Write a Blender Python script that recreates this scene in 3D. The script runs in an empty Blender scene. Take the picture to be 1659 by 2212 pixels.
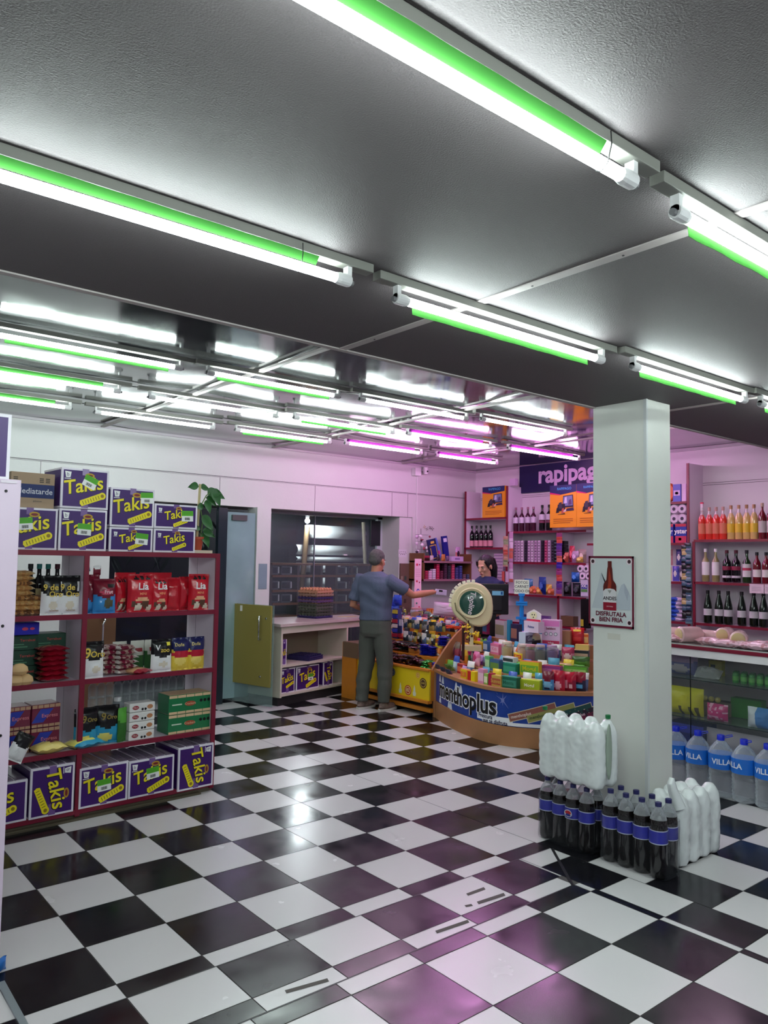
import bpy, math, random
from mathutils import Vector, Matrix, noise
random.seed(7)
PI=math.pi
SC=bpy.context.scene; COL=SC.collection
W,H=1659,2212
# ---------------------------------------------------------------- camera, world, exposure
FOC=1658.8; PITCH=.061951; YAW=.687201; ROLL=.0164593
CAM=Vector((0,0,1.568))
fw=Vector((math.sin(YAW)*math.cos(PITCH),math.cos(YAW)*math.cos(PITCH),math.sin(PITCH)))
r0=Vector((math.cos(YAW),-math.sin(YAW),0)); u0=r0.cross(fw)
rt=r0*math.cos(ROLL)+u0*math.sin(ROLL); up=rt.cross(fw)
cd=bpy.data.cameras.new('camera'); co=bpy.data.objects.new('camera',cd); COL.objects.link(co)
co.matrix_world=Matrix(((rt.x,up.x,-fw.x,CAM.x),(rt.y,up.y,-fw.y,CAM.y),(rt.z,up.z,-fw.z,CAM.z),(0,0,0,1)))
cd.sensor_fit='VERTICAL'; cd.sensor_height=24; cd.lens=24*FOC/H; cd.clip_start=.05; cd.clip_end=100
SC.camera=co
w=bpy.data.worlds.new('night'); SC.world=w; w.use_nodes=True
w.node_tree.nodes['Background'].inputs[0].default_value=(.35,.25,.5,1)
w.node_tree.nodes['Background'].inputs[1].default_value=.06
VS=SC.view_settings; VS.view_transform='Standard'; VS.look='None'; VS.gamma=1; VS.use_curve_mapping=False
VS.exposure=EXPO=2.32
TUBE_W=12.0; TUBE_P=16.0
# ---------------------------------------------------------------- pixel -> place
def ray(x,y): return fw+rt*((x-W/2)/FOC)+up*((H/2-y)/FOC)
def onz(x,y,z=0): d=ray(x,y); return CAM+d*((z-CAM.z)/d.z)
def ony(x,y,c): d=ray(x,y); return CAM+d*(c/d.y)
def onx(x,y,c): d=ray(x,y); return CAM+d*(c/d.x)
def dep(x,y,D): return CAM+ray(x,y)*D
def pr(p):
    d=Vector(p)-CAM; z=d.dot(fw); return W/2+FOC*d.dot(rt)/z, H/2-FOC*d.dot(up)/z
# ---------------------------------------------------------------- materials
_M={}
def mat(name,col,rough=.5,metal=0,spec=.5,var=0,vs=8,bump=0,bs=60,trans=0,ior=1.45,coat=0,emit=None,es=0,rv=0,alpha=1,sheen=0):
    if name in _M: return _M[name]
    m=bpy.data.materials.new(name); m.use_nodes=True; nt=m.node_tree; b=nt.nodes['Principled BSDF']; I=b.inputs
    I['Base Color'].default_value=(*col,1); I['Roughness'].default_value=rough; I['Metallic'].default_value=metal
    I['Specular IOR Level'].default_value=spec; I['Transmission Weight'].default_value=trans; I['IOR'].default_value=ior
    I['Coat Weight'].default_value=coat; I['Alpha'].default_value=alpha
    if emit: I['Emission Color'].default_value=(*emit,1); I['Emission Strength'].default_value=es
    if var or bump or rv:
        tc=nt.nodes.new('ShaderNodeTexCoord')
        def nz(scale,det=3):
            n=nt.nodes.new('ShaderNodeTexNoise'); n.inputs['Scale'].default_value=scale; n.inputs['Detail'].default_value=det
            nt.links.new(tc.outputs['Object'],n.inputs['Vector']); return n
        if var:
            n=nz(vs); mx=nt.nodes.new('ShaderNodeMix'); mx.data_type='RGBA'
            mx.inputs[6].default_value=(*[max(0,c*(1-var)) for c in col],1); mx.inputs[7].default_value=(*[min(1,c*(1+var)) for c in col],1)
            nt.links.new(n.outputs['Fac'],mx.inputs[0]); nt.links.new(mx.outputs[2],I['Base Color'])
        if rv:
            n=nz(5,4); mr=nt.nodes.new('ShaderNodeMapRange'); mr.inputs[1].default_value=.3; mr.inputs[2].default_value=.7
            mr.inputs[3].default_value=max(.02,rough-rv); mr.inputs[4].default_value=rough+rv
            nt.links.new(n.outputs['Fac'],mr.inputs[0]); nt.links.new(mr.outputs[0],I['Roughness'])
        if bump:
            n=nz(bs,2); bp=nt.nodes.new('ShaderNodeBump'); bp.inputs['Strength'].default_value=bump; bp.inputs['Distance'].default_value=.01
            nt.links.new(n.outputs['Fac'],bp.inputs['Height']); nt.links.new(bp.outputs[0],I['Normal'])
    _M[name]=m; return m
def c(r,g=None,b=None):
    "sRGB 0-255 -> linear"
    if g is None: r,g,b=r
    f=lambda v:(v/255/12.92) if v/255<=.04045 else ((v/255+.055)/1.055)**2.4
    return (f(r),f(g),f(b))
def P(r,g,b,rough=.45,**k):
    "plain printed / painted colour"
    key='c_%d_%d_%d_%d'%(r,g,b,rough*100)+''.join('%s%s'%(a,k[a]) for a in sorted(k))
    return mat(key,c(r,g,b),rough,**k)
# ---------------------------------------------------------------- mesh builder
class MB:
    def __init__(s): s.v=[];s.f=[];s.m=[];s.mats=[]
    def mi(s,m):
        if m not in s.mats: s.mats.append(m)
        return s.mats.index(m)
    def add(s,v,f,m,T=None):
        o=len(s.v); s.v+= [T@Vector(p) for p in v] if T else [Vector(p) for p in v]
        s.f+=[[i+o for i in q] for q in f]
        if isinstance(m,list): s.m+=[s.mi(x) for x in m]
        else: s.m+=[s.mi(m)]*len(f)
        return s
    def box(s,a,b,m,T=None):
        x0,y0,z0=a;x1,y1,z1=b
        return s.add([(x0,y0,z0),(x1,y0,z0),(x1,y1,z0),(x0,y1,z0),(x0,y0,z1),(x1,y0,z1),(x1,y1,z1),(x0,y1,z1)],
            [(0,3,2,1),(4,5,6,7),(0,1,5,4),(1,2,6,5),(2,3,7,6),(3,0,4,7)],m,T)
    def lathe(s,prof,m,T=None,n=20,mats=None,sq=0):
        v=[];f=[];mm=[]
        for i,(r,z) in enumerate(prof):
            for k in range(n):
                a=2*PI*k/n; v.append((r*math.cos(a),r*math.sin(a),z))
        for i in range(len(prof)-1):
            for k in range(n):
                f.append((i*n+k,i*n+(k+1)%n,(i+1)*n+(k+1)%n,(i+1)*n+k)); mm.append(mats[i] if mats else m)
        f.append(tuple(range(n))[::-1]); mm.append(mats[0] if mats else m)
        f.append(tuple((len(prof)-1)*n+k for k in range(n))); mm.append(mats[-1] if mats else m)
        return s.add(v,f,mm,T)
    def tube(s,pts,r,m,n=8,T=None):
        pts=[Vector(p) for p in pts]; v=[];f=[]; rr=r if isinstance(r,(list,tuple)) else [r]*len(pts)
        a=None
        for i,p in enumerate(pts):
            d=(pts[min(i+1,len(pts)-1)]-pts[max(i-1,0)]).normalized()
            if a is None:
                a=d.cross(Vector((0,0,1)))
                if a.length<.3: a=d.cross(Vector((0,1,0)))
            else: a=a-d*a.dot(d)
            a.normalize(); b=d.cross(a)
            for k in range(n): v.append(p+(a*math.cos(2*PI*k/n)+b*math.sin(2*PI*k/n))*rr[i])
        for i in range(len(pts)-1):
            for k in range(n): f.append((i*n+k,i*n+(k+1)%n,(i+1)*n+(k+1)%n,(i+1)*n+k))
        f.append(tuple(range(n))[::-1]); f.append(tuple((len(pts)-1)*n+k for k in range(n)))
        return s.add(v,f,m,T)
    def prism(s,poly,z0,z1,m,T=None):
        n=len(poly); v=[(x,y,z0) for x,y in poly]+[(x,y,z1) for x,y in poly]
        f=[tuple(range(n))[::-1],tuple(range(n,2*n))]+[(i,(i+1)%n,n+(i+1)%n,n+i) for i in range(n)]
        return s.add(v,f,m,T)
    def build(s,name,parent=None,smooth=False,bev=0,T=None):
        me=bpy.data.meshes.new(name); me.from_pydata([tuple(p) for p in s.v],[],s.f)
        for m in s.mats: me.materials.append(m)
        for p,i in zip(me.polygons,s.m): p.material_index=i; p.use_smooth=smooth
        me.validate(); me.update()
        o=bpy.data.objects.new(name,me); COL.objects.link(o)
        if T is not None: o.matrix_world=T
        if parent: o.parent=parent
        if smooth=='auto' or smooth:
            try: me.set_sharp_from_angle(angle=.7)
            except Exception: pass
        if bev:
            b=o.modifiers.new('bevel','BEVEL'); b.width=bev; b.segments=2; b.limit_method='ANGLE'
        return o
def bx(name,a,b,m,parent=None,T=None,bev=0): return MB().box(a,b,m).build(name,parent,T=T,bev=bev)
def Tm(loc,rz=0,rx=0,ry=0,s=1):
    return Matrix.Translation(Vector(loc))@Matrix.Rotation(rz,4,'Z')@Matrix.Rotation(ry,4,'Y')@Matrix.Rotation(rx,4,'X')@Matrix.Diagonal((s,s,s,1) if not isinstance(s,tuple) else (*s,1))
def tag(o,label,cat,group=None):
    o['label']=label; o['category']=cat
    if group: o['group']=group
    return o
def thing(name,label,cat,loc=(0,0,0),rz=0,group=None,T=None):
    o=bpy.data.objects.new(name,None); COL.objects.link(o); o.empty_display_size=.05
    o.matrix_world=T if T is not None else Tm(loc,rz)
    return tag(o,label,cat,group)
def struct(o): o['kind']='structure'; return o
def dup(root,T,label=None,group=None):
    r=root.copy(); COL.objects.link(r); r.matrix_world=T if isinstance(T,Matrix) else Tm(T)
    if label: r['label']=label
    if group: r['group']=group
    for ch in root.children:
        q=ch.copy(); COL.objects.link(q); q.parent=r
        for g in ch.children:
            d=g.copy(); COL.objects.link(d); d.parent=q
    return r
_tx={}
def text(st,size=1,bold=0,al='CENTER',ex=0):
    k=(st,bold,al,ex)
    if k not in _tx:
        cu=bpy.data.curves.new('t','FONT'); cu.body=st; cu.size=1; cu.offset=bold; cu.align_x=al; cu.align_y='CENTER'; cu.extrude=ex; cu.resolution_u=3
        o=bpy.data.objects.new('t',cu); COL.objects.link(o)
        dg=bpy.context.evaluated_depsgraph_get(); me=bpy.data.meshes.new_from_object(o.evaluated_get(dg))
        _tx[k]=([tuple(v.co) for v in me.vertices],[tuple(p.vertices) for p in me.polygons])
        bpy.data.objects.remove(o); bpy.data.curves.remove(cu); bpy.data.meshes.remove(me)
    v,f=_tx[k]; return [(a*size,b*size,cc*size) for a,b,cc in v],f
def putx(mb,st,size,m,T,bold=0,al='CENTER',sx=1,shear=0,ex=0):
    v,f=text(st,size,bold,al,ex); mb.add([(x*sx+y*shear,y,z) for x,y,z in v],f,m,T); return mb
def face(o,xd,yd=(0,0,1)):
    "matrix with local x along xd, local y along yd"
    x=Vector(xd).normalized(); y=Vector(yd).normalized(); z=x.cross(y)
    return Matrix(((x.x,y.x,z.x,o[0]),(x.y,y.y,z.y,o[1]),(x.z,y.z,z.z,o[2]),(0,0,0,1)))
def disc(r,n=24,rx=None): return [((rx or r)*math.cos(2*PI*k/n),r*math.sin(2*PI*k/n)) for k in range(n)]
def flat(mb,poly,m,T,z=0): n=len(poly); return mb.add([(x,y,z) for x,y in poly],[tuple(range(n))],m,T)
def rect(x0,y0,x1,y1): return [(x0,y0),(x1,y0),(x1,y1),(x0,y1)]
# ---------------------------------------------------------------- shared materials
WHITE=mat('white_paint',c(200,201,199),.5,var=.04,vs=2,bump=.08,bs=30)
PWHITE=mat('shelf_white',c(216,204,216),.45,var=.05,vs=3)
RED=mat('maroon_edge',c(124,22,48),.35)
BLACK=mat('black',c(14,14,16),.4)
GREY=mat('grey_plastic',c(120,120,122),.45)
WPL=mat('white_plastic',c(225,225,225),.35)
PURP=P(62,20,104,.4); YEL=P(240,222,30,.4); GRN=P(90,180,40,.45); WBX=P(232,226,236,.5)
def thin(name,col,fac,tint=(1,1,1),rough=.03,bump=0,bs=20):
    "thin clear sheet: see-through with a gloss"
    if name in _M: return _M[name]
    m=bpy.data.materials.new(name); m.use_nodes=True; nt=m.node_tree; nt.nodes.clear(); N=nt.nodes.new
    o=N('ShaderNodeOutputMaterial'); t=N('ShaderNodeBsdfTransparent'); g_=N('ShaderNodeBsdfPrincipled'); mx=N('ShaderNodeMixShader'); lw=N('ShaderNodeLayerWeight'); mr=N('ShaderNodeMapRange')
    t.inputs[0].default_value=(*tint,1); g_.inputs['Base Color'].default_value=(*col,1); g_.inputs['Roughness'].default_value=rough; g_.inputs['Coat Weight'].default_value=1; g_.inputs['Coat Roughness'].default_value=rough
    lw.inputs[0].default_value=.35; mr.inputs[3].default_value=fac; mr.inputs[4].default_value=min(1,fac+.55)
    nt.links.new(lw.outputs['Facing'],mr.inputs[0]); nt.links.new(mr.outputs[0],mx.inputs[0]); nt.links.new(t.outputs[0],mx.inputs[1]); nt.links.new(g_.outputs[0],mx.inputs[2]); nt.links.new(mx.outputs[0],o.inputs[0])
    if bump:
        tc=N('ShaderNodeTexCoord'); n=N('ShaderNodeTexNoise'); n.inputs['Scale'].default_value=bs; bp=N('ShaderNodeBump'); bp.inputs['Strength'].default_value=bump; bp.inputs['Distance'].default_value=.02
        nt.links.new(tc.outputs['Object'],n.inputs['Vector']); nt.links.new(n.outputs['Fac'],bp.inputs['Height']); nt.links.new(bp.outputs[0],g_.inputs['Normal'])
    _M[name]=m; return m
GLASS=thin('clear_glass',(.25,.32,.34),.06,(.95,.98,.97))
CHROME=mat('chrome',(.7,.7,.72),.18,metal=1)
WOOD=mat('kiosk_wood',c(168,118,78),.45,var=.15,vs=6)
WOODD=mat('brown_wood',c(120,78,48),.5,var=.2,vs=5)
# ================================================================ floor: every tile laid out
Bt=mat('black_tile',(.006,.006,.008),.2,spec=.5,rv=.08,var=.5,vs=3); Wt=mat('white_tile',c(200,197,198),.26,var=.03,vs=2,rv=.015)
Gr=mat('grout',c(70,66,66),.7); Lb=mat('dark_strip',(.012,.012,.014),.4); Tp=P(70,66,60,.6)
fl=MB(); fl.box((-2.5,-2.2,-.1),(8.3,8.3,-.002),Gr)
g=.0022
def tiles(x0,y0,sx,sy,X,Y,par,mb=fl):
    i0=math.floor((X[0]-x0)/sx); i1=math.ceil((X[1]-x0)/sx); j0=math.floor((Y[0]-y0)/sy); j1=math.ceil((Y[1]-y0)/sy)
    for i in range(i0,i1):
        for j in range(j0,j1):
            a=max(X[0],x0+i*sx)+g; b=min(X[1],x0+(i+1)*sx)-g; q=max(Y[0],y0+j*sy)+g; e=min(Y[1],y0+(j+1)*sy)-g
            if b-a<.004 or e-q<.004: continue
            mb.add([(a,q,0),(b,q,0),(b,e,0),(a,e,0)],[(0,1,2,3)],Bt if (i+j+par)%2==0 else Wt)
# main grid: corners x=2.812+.34j, y=4.555-.34i
tiles(2.8124,4.5555,.34,.34,(-2.4,3.475),(2.747,8.2),1)
tiles(3.44,1.827,.34,.337,(3.475,8.2),(-2.1,8.2),0)
tiles(1.46,2.474,.35,.273,(-2.4,3.225),(2.474,2.747),0)
tiles(1.46,2.37,.35,.104,(-2.4,3.185),(2.37,2.474),1)
tiles(2.467,.842,.358,.358,(-2.4,3.185),(-2.1,2.275),1)
tiles(2.467,2.275,.358,.095,(-2.4,3.185),(2.275,2.37),1)
tiles(3.185,.842,.04,.358,(3.185,3.225),(-2.1,2.37),1)
tiles(3.225,1.909,.25,.349,(3.225,3.475),(-2.1,2.747),1)
for a,b,w_ in (((3.478,2.735),(3.173,2.372),.008),((-2.4,2.747),(3.475,2.747),.003),((-2.4,2.37),(3.18,2.37),.004),((3.225,2.37),(3.225,-2),.003)):
    a=Vector(a);b=Vector(b);n=Vector((-(b-a).y,(b-a).x)).normalized()*w_
    fl.add([(*(a-n),.0006),(*(b-n),.0006),(*(b+n),.0006),(*(a+n),.0006)],[(0,1,2,3)],Lb)
for p,q,w_ in (((615,2143),(707,2117),7),((940,2014),(1010,1990),6),((1007,1933),(1045,1919),5),((1030,1951),(1088,1932),6),((1003,1958),(1018,1955),4)):
    a=onz(p[0],p[1]-w_/2);b=onz(q[0],q[1]-w_/2);c1=onz(q[0]+4,q[1]+w_/2);d1=onz(p[0]+4,p[1]+w_/2)
    fl.add([(v.x,v.y,.0008) for v in (a,b,c1,d1)],[(0,1,2,3)],Tp)
struct(fl.build('floor'))
# ================================================================ ceilings
ZN,ZF,YS=2.5,2.85,2.75
Cm=mat('ceiling_paint',c(79,73,75),.66,var=.06,vs=3,bump=.3,bs=230)
Cs=mat('ceiling_seam',c(168,160,158),.6)
cm=MB(); cm.box((-2.5,-2.2,ZN),(8.3,YS,ZN+.1),Cm)
cm.box((-2.5,YS-.012,ZN),(8.3,YS,ZF+.1),Cm)
for x in (-.35,1.98,4.25,6.6):
    cm.box((x-.02,-2.2,ZN-.004),(x+.02,YS,ZN),Cs)
    for y in (.3,.75,1.3,1.65,2.1,2.5): cm.lathe([(.004,ZN-.006),(.004,ZN-.004)],BLACK,Matrix.Translation((x+.004,y,0)),6)
cm.box((-2.5,YS-.03,ZN-.006),(8.3,YS,ZN),Cs)
struct(cm.build('ceiling'))
# far ceiling: slack glossy sheets between trims
Fo=mat('foil_ceiling',(.27,.28,.28),.10,metal=.9,spec=.5,rv=.03)
cf=MB()
xs=[-2.5,.1,2.6,4.54,6.5,8.0]
def sag(x,y):
    for a,b in zip(xs,xs[1:]):
        if a<=x<=b: u=(x-a)/(b-a); L=b-a; break
    else: return 0
    v=(y-YS)/(8.0-YS)
    e=math.sin(PI*u)**.6
    return -.010*e + .005*e*math.sin(5*v*PI+3*u+a)*math.sin(PI*v) +.006*(1-e)*math.sin(5*PI*v+a*2) + .005*noise.noise((x*.8,y*1.3,a))
nx,ny=200,110; v=[];f=[]
for j in range(ny+1):
    for i in range(nx+1):
        x=-2.5+10.5*i/nx; y=YS+(8.0-YS)*j/ny; v.append((x,y,ZF+sag(x,y)))
for j in range(ny):
    for i in range(nx): q=j*(nx+1)+i; f.append((q,q+nx+1,q+nx+2,q+1))
cf.add(v,f,Fo); struct(cf.build('ceiling_foil',smooth=True))
tr=MB()
for x in xs[1:-1]: tr.box((x-.018,YS,ZF-.03),(x+.018,7.6,ZF-.014),Cs)
struct(tr.build('trim_1'))
tr=MB(); tr.box((-2.5,YS,ZN+.002),(3.86,YS+.02,ZN+.035),Cs); tr.box((4.11,YS,ZN+.002),(8.0,YS+.02,ZN+.035),Cs)
struct(tr.build('trim_2'))
tr=MB(); tr.box((-2.5,7.555,ZF-.035),(7.9,7.58,ZF-.01),P(190,185,190)); tr.box((7.875,2.75,ZF-.035),(7.9,7.56,ZF-.01),P(190,185,190)); struct(tr.build('trim_3'))
# ================================================================ walls
YB,XR=7.58,7.9
wb=MB()
wb.box((-2.5,YB,2.13),(XR,YB+.14,ZF+.15),WHITE)          # header over the window bay
wb.box((-2.5,YB,0),(2.73,YB+.14,2.13),WHITE)
wb.box((6.71,YB,0),(XR,YB+.45,2.13),WHITE); wb.box((6.50,YB+.02,0),(6.71,YB+.45,2.13),WHITE)
Ln=P(90,84,90,.6)
for z,w_ in ((2.447,.006),(2.435,.002)): wb.box((-2.5,YB-.004,z-w_/2),(XR,YB,z+w_/2),Ln)
for x in (2.05,3.9,5.15,6.35,6.62): wb.box((x-.0015,YB-.003,2.13),(x+.0015,YB,2.435),Ln)
struct(wb.build('wall_back'))
wr=MB(); wr.box((XR,YS-4.9,0),(XR+.12,YB+.45,ZF+.15),P(226,218,224,.5))  # same paint as the back wall, pink tube light put into the colour
for z in (2.447,2.425): wr.box((XR-.004,-2,z-.002),(XR,7.5,z+.002),Ln)
struct(wr.build('wall_right'))
wl=MB(); wl.box((-2.6,-2.2,0),(-2.5,7.7,ZF+.15),WHITE); struct(wl.build('wall_left'))
# the bay: far side of the glass, night outside
Nt=mat('night_dark',c(10,12,22),.6); 
st=MB(); st.box((-2.5,7.72,2.13),(6.71,8.1,2.2),P(120,120,124)); struct(st.build('ceiling_bay'))
st=MB(); st.box((2.73,10.4,0),(8.9,10.5,3.2),Nt); st.box((2.6,7.75,0),(2.73,10.5,3.2),Nt); st.box((8.9,7.75,0),(9,10.5,3.2),Nt); st.box((2.6,8.12,3.1),(9,10.5,3.2),Nt)
struct(st.build('wall_outer'))
st=MB(); st.box((2.6,8.3,-.1),(9,10.5,-.003),P(60,60,62,.7)); struct(st.build('floor_outer'))
# post between doorway and window
po=MB(); po.box((4.33,7.5,0),(4.508,7.72,2.13),WHITE); struct(po.build('wall_post'))
tag(bx('notice_sheet',(4.365,7.494,1.22),(4.47,7.4995,1.5),P(120,140,150,.5)),'small grey blue notice sheet taped on white post left of the window','notice')
# window panes
FRM=mat('steel_frame',c(150,160,165),.35,metal=.6)
wn=MB(); wn.box((4.51,7.97,.02),(5.42,7.98,2.1),GLASS)
wn.box((5.43,7.97,.02),(6.42,7.98,2.1),GLASS)
o=struct(wn.build('window_1'))
wf=MB()
for x in (5.42,): wf.box((x,7.965,.02),(x+.01,7.985,2.1),FRM)
wf.box((4.508,7.95,2.1),(6.71,8.0,2.13),FRM); wf.box((6.42,7.95,0),(6.50,8.0,2.13),P(176,184,188)); 
for x,z in ((4.53,1.65),(5.9,1.62),(4.53,1.3)): wf.box((x-.03,7.955,z-.007),(x+.03,7.985,z+.007),WPL)
wf.build('window_frame',o)
wv=MB(); wv.box((6.30,7.94,1.75),(6.46,7.95,2.08),P(20,24,30)); wv.build('window_vent',o)
# glass entrance leaf edge beside the post, its steel blue reflection put into the colour
RG=mat('blue_reflection_glass',c(150,178,182),.08,metal=.35,alpha=1,var=.25,vs=3)
dg=MB(); dg.box((3.97,7.52,.05),(4.32,7.535,2.06),RG); struct(dg.build('door_1'))
df=MB(); df.box((3.86,7.5,0),(3.965,7.56,2.1),P(30,40,48,.2)); df.box((4.02,7.49,1.97),(4.2,7.52,2.03),P(60,60,60)); 
o2=df.build('door_frame',bpy.data.objects['door_1'])
st=MB(); st.box((2.73,7.8,.02),(4.33,7.81,2.1),thin('dark_glass',(.02,.02,.03),.10,(.9,.92,.95))); struct(st.build('window_2'))
# half open glass leaf with olive board
OL=mat('olive_board',c(140,128,66),.42,var=.08,vs=2)
A=Vector((4.25,6.96,0)); d=Vector((-.19,.79,0)); L=1.03*d.length; ang=math.atan2(d.y,d.x)
dr=thing('glass_door_leaf','open glass door leaf faced with an olive yellow board below','door',T=Tm(A,ang))
MB().box((0,-.004,.02),(L,.004,1.07),thin('leaf_glass',(.4,.5,.5),.14,(.85,.95,.93))).build('glass_panel',dr)
q=MB(); q.box((.02,.005,.22),(L,.023,1.065),OL); q.build('olive_board',dr,bev=.002)
q=MB(); q.tube([(.17,.023,.95),(.17,.05,.95),(.16,.06,.93),(.16,.06,.73),(.17,.05,.71),(.17,.023,.71)],.009,CHROME); q.build('handle',dr,smooth=True)
q=MB()
for u,z in ((.09,.93),(L-.1,.96),(L-.12,.34),(.16,.32)): q.lathe([(.014,0),(.012,.008),(0.004,.01)],CHROME,Tm((u,.023,z),rx=-PI/2),12)
q.box((L*.55,.023,.99),(L*.55+.035,.024,1.05),P(225,225,215)); q.build('fixings',dr)
# pillar
pm=mat('pillar_paint',c(214,215,209),.55,var=.06,vs=4,bump=.06,bs=25)
p=MB(); p.box((3.86,2.385,0),(4.11,YS-.012,ZN),pm); p.box((3.856,2.381,0),(3.872,2.40,ZN),mat('corner_bead',c(205,208,208),.5)); struct(p.build('wall_pillar'))
# ================================================================ fluorescent tubes on battens
def emis(name,col,s):
    m=bpy.data.materials.new(name); m.use_nodes=True; nt=m.node_tree; nt.nodes.clear()
    e=nt.nodes.new('ShaderNodeEmission'); o=nt.nodes.new('ShaderNodeOutputMaterial'); e.inputs[0].default_value=(*col,1); e.inputs[1].default_value=s
    nt.links.new(e.outputs[0],o.inputs[0]); return m
EW=emis('tube_white',(.86,1,.97),TUBE_W); EP=emis('tube_pink',(1,.42,.93),TUBE_P); ER=emis('tube_rose',(1,.62,.90),TUBE_P)
GF=mat('green_film',(.020,.080,.016),.9,spec=0); MF=mat('magenta_film',(.09,.016,.10),.9,spec=0)
GF2=mat('green_film_hanging',(.013,.052,.010),.95,spec=0)
BT=mat('batten_white',c(120,120,114),.5); BTD=mat('batten_grey',c(110,112,112),.45)
def tube(x0,x1,y,z,zc,em,film,side,label,grp=None):
    t=thing('tube_light',label,'light',(x0,y,zc),group=grp)
    L=x1-x0; dz=z-zc
    MB().box((-.10,-.02,-.028),(L+.10,.02,0),BT).build('batten',t,bev=.002)
    MB().lathe([(.0145,.03),(.0145,L-.03)],em,Tm((0,0,dz),ry=PI/2),16).build('tube',t,smooth=True)
    for s,xx in ((1,0),(-1,L)):
        q=MB(); q.lathe([(.017,-.02),(.019,-.015),(.019,.02),(.016,.034)],WPL,Tm((xx,0,dz),ry=s*PI/2),14)
        q.box((xx-.008-.012*s,-.012,dz),(xx+.008-.012*s,.012,-.026),WPL); q.lathe([(.009,-.012),(.009,.0)],GREY,Tm((xx-.02*s,0,dz-.004),ry=s*PI/2),8)
        q.build('lamp_holder',t)
    if film:
        q=MB(); a=L*(.06 if side>0 else 0); b=L*(.94 if side>0 else .9); n=24; v=[];f=[]
        for i in range(n+1):
            xx=a+(b-a)*i/n; wv_=.002*math.sin(i*1.3)
            ya=side*.0165; zb=dz+(.042 if side<0 else -.001); 
            if side<0: pts=((xx,-.003,dz+.018),(xx,-.021,-.030+wv_*.3))
            else: pts=((xx,.0155,dz+.004),(xx,.012+wv_,dz-.034))
            v+=[pts[0],pts[1]]
        for i in range(n): f.append((2*i,2*i+1,2*i+3,2*i+2))
        q.add(v,f,GF2 if (film is GF and side>0) else film); o=q.build('colour_film',t); s=o.modifiers.new('s','SOLIDIFY'); s.thickness=.0008
    return t
zt=2.43
near=[(.35,1.478,.955,-1,'nearest tube at the top of the photo with green film behind it'),(1.72,2.85,.97,1,'tube cut by the right edge, green film hanging below'),
 (.28,1.373,1.885,-1,'long tube entering from the left edge under the near ceiling'),(1.616,2.731,1.905,1,'tube in the middle of the near ceiling between two joints'),
 (2.945,3.95,1.875,1,'tube in front of the pillar top under the near ceiling'),(4.12,5.2,1.86,1,'tube ending at the right edge beside the pillar top')]
for x0,x1,y,s,l in near: tube(x0,x1,y,zt,ZN,EW,GF,s,'white '+l,'tubes under the near ceiling')
for x,y in ((-.85,1.9),(-1.0,.96),(-1.0,0),(.3,0),(1.6,0),(2.9,0),(-1.0,-.95),(.3,-.95),(1.6,-.95),(2.9,.97)):  # guessed tubes, added out of view to brighten the shelf front and pillar
    tube(x,x+1.12,y,zt,ZN,EW,GF if y>.5 else None,-1,'added white tube outside the frame, lighting the shelf front and pillar','added tubes outside the frame')
far=[(.95,2.03,4.545,EW,1),(2.234,3.253,4.53,EW,1),(3.459,4.56,4.5,EW,0),(4.68,5.785,4.42,EW,0),
 (.9,1.995,5.51,EW,-1),(2.26,3.345,5.54,EW,0),(3.51,4.58,5.48,EW,1),(4.722,5.84,5.41,EP,-1),(6.1,7.3,5.38,EP,-1),
 (.85,1.93,6.42,EW,-1),(2.17,3.228,6.45,EW,0),(3.455,4.51,6.40,EW,1),(4.67,5.7,6.32,ER,-1),(5.94,6.93,6.31,EP,-1),
 (5.98,7.05,3.47,ER,0),(-.4,.68,4.55,EW,1)]  # last tube is added beyond the left frame edge, continuing the row
nm={4:'front',5:'middle',6:'rear',3:'front'}
for i,(x0,x1,y,e,s) in enumerate(far):
    row='nearest' if y<4.6 else 'middle' if y<6 else 'rearmost'
    if y<4: row='stray'
    col_='magenta' if e is EP else 'rose pink' if e is ER else 'greenish white'
    k=[q for q in far if abs(q[2]-y)<.2].index(far[i])+1
    wd={1:'first',2:'second',3:'third',4:'fourth',5:'fifth'}[k]
    lab='%s tube under foil ceiling, %s from the left in the %s row'%(col_,wd,row)
    if y<4: lab='pale pink tube right of the pillar under the foil ceiling'
    tube(x0,x1,y,2.76,ZF-.018,e,(GF if e is EW else MF) if s else None,s or 1,lab,'tubes under the foil ceiling')
# black supply cords along the far rows
for y,z,x1 in ((4.56,2.80,5.9),(5.53,2.80,7.4),(6.46,2.80,7.0)):
    q=MB(); q.tube([(-1+(x1+1)*i/40,y+.03+.01*math.sin(i*.8),z+.02+.008*math.sin(i*1.7)) for i in range(41)],.004,BLACK,6)
    tag(q.build('power_cord',smooth=True),'thin black power cord strung along the %s row of far tubes'%('front' if y<5 else 'middle' if y<6 else 'rear'),'cord')
for x,y in ((1.37,.955),(1.2,1.885)):
    q=MB(); q.tube([(x,y-.028,ZN-.01),(x,y-.03,2.46),(x+.004,y-.017,2.425),(x+.005,y,2.413),(x+.004,y+.014,2.42)],.0015,BLACK,5)
    tag(q.build('tie_wire'),'thin dark wire looped around the %s tube near its end'%('nearest' if y<1 else 'left edge'),'wire')
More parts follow.
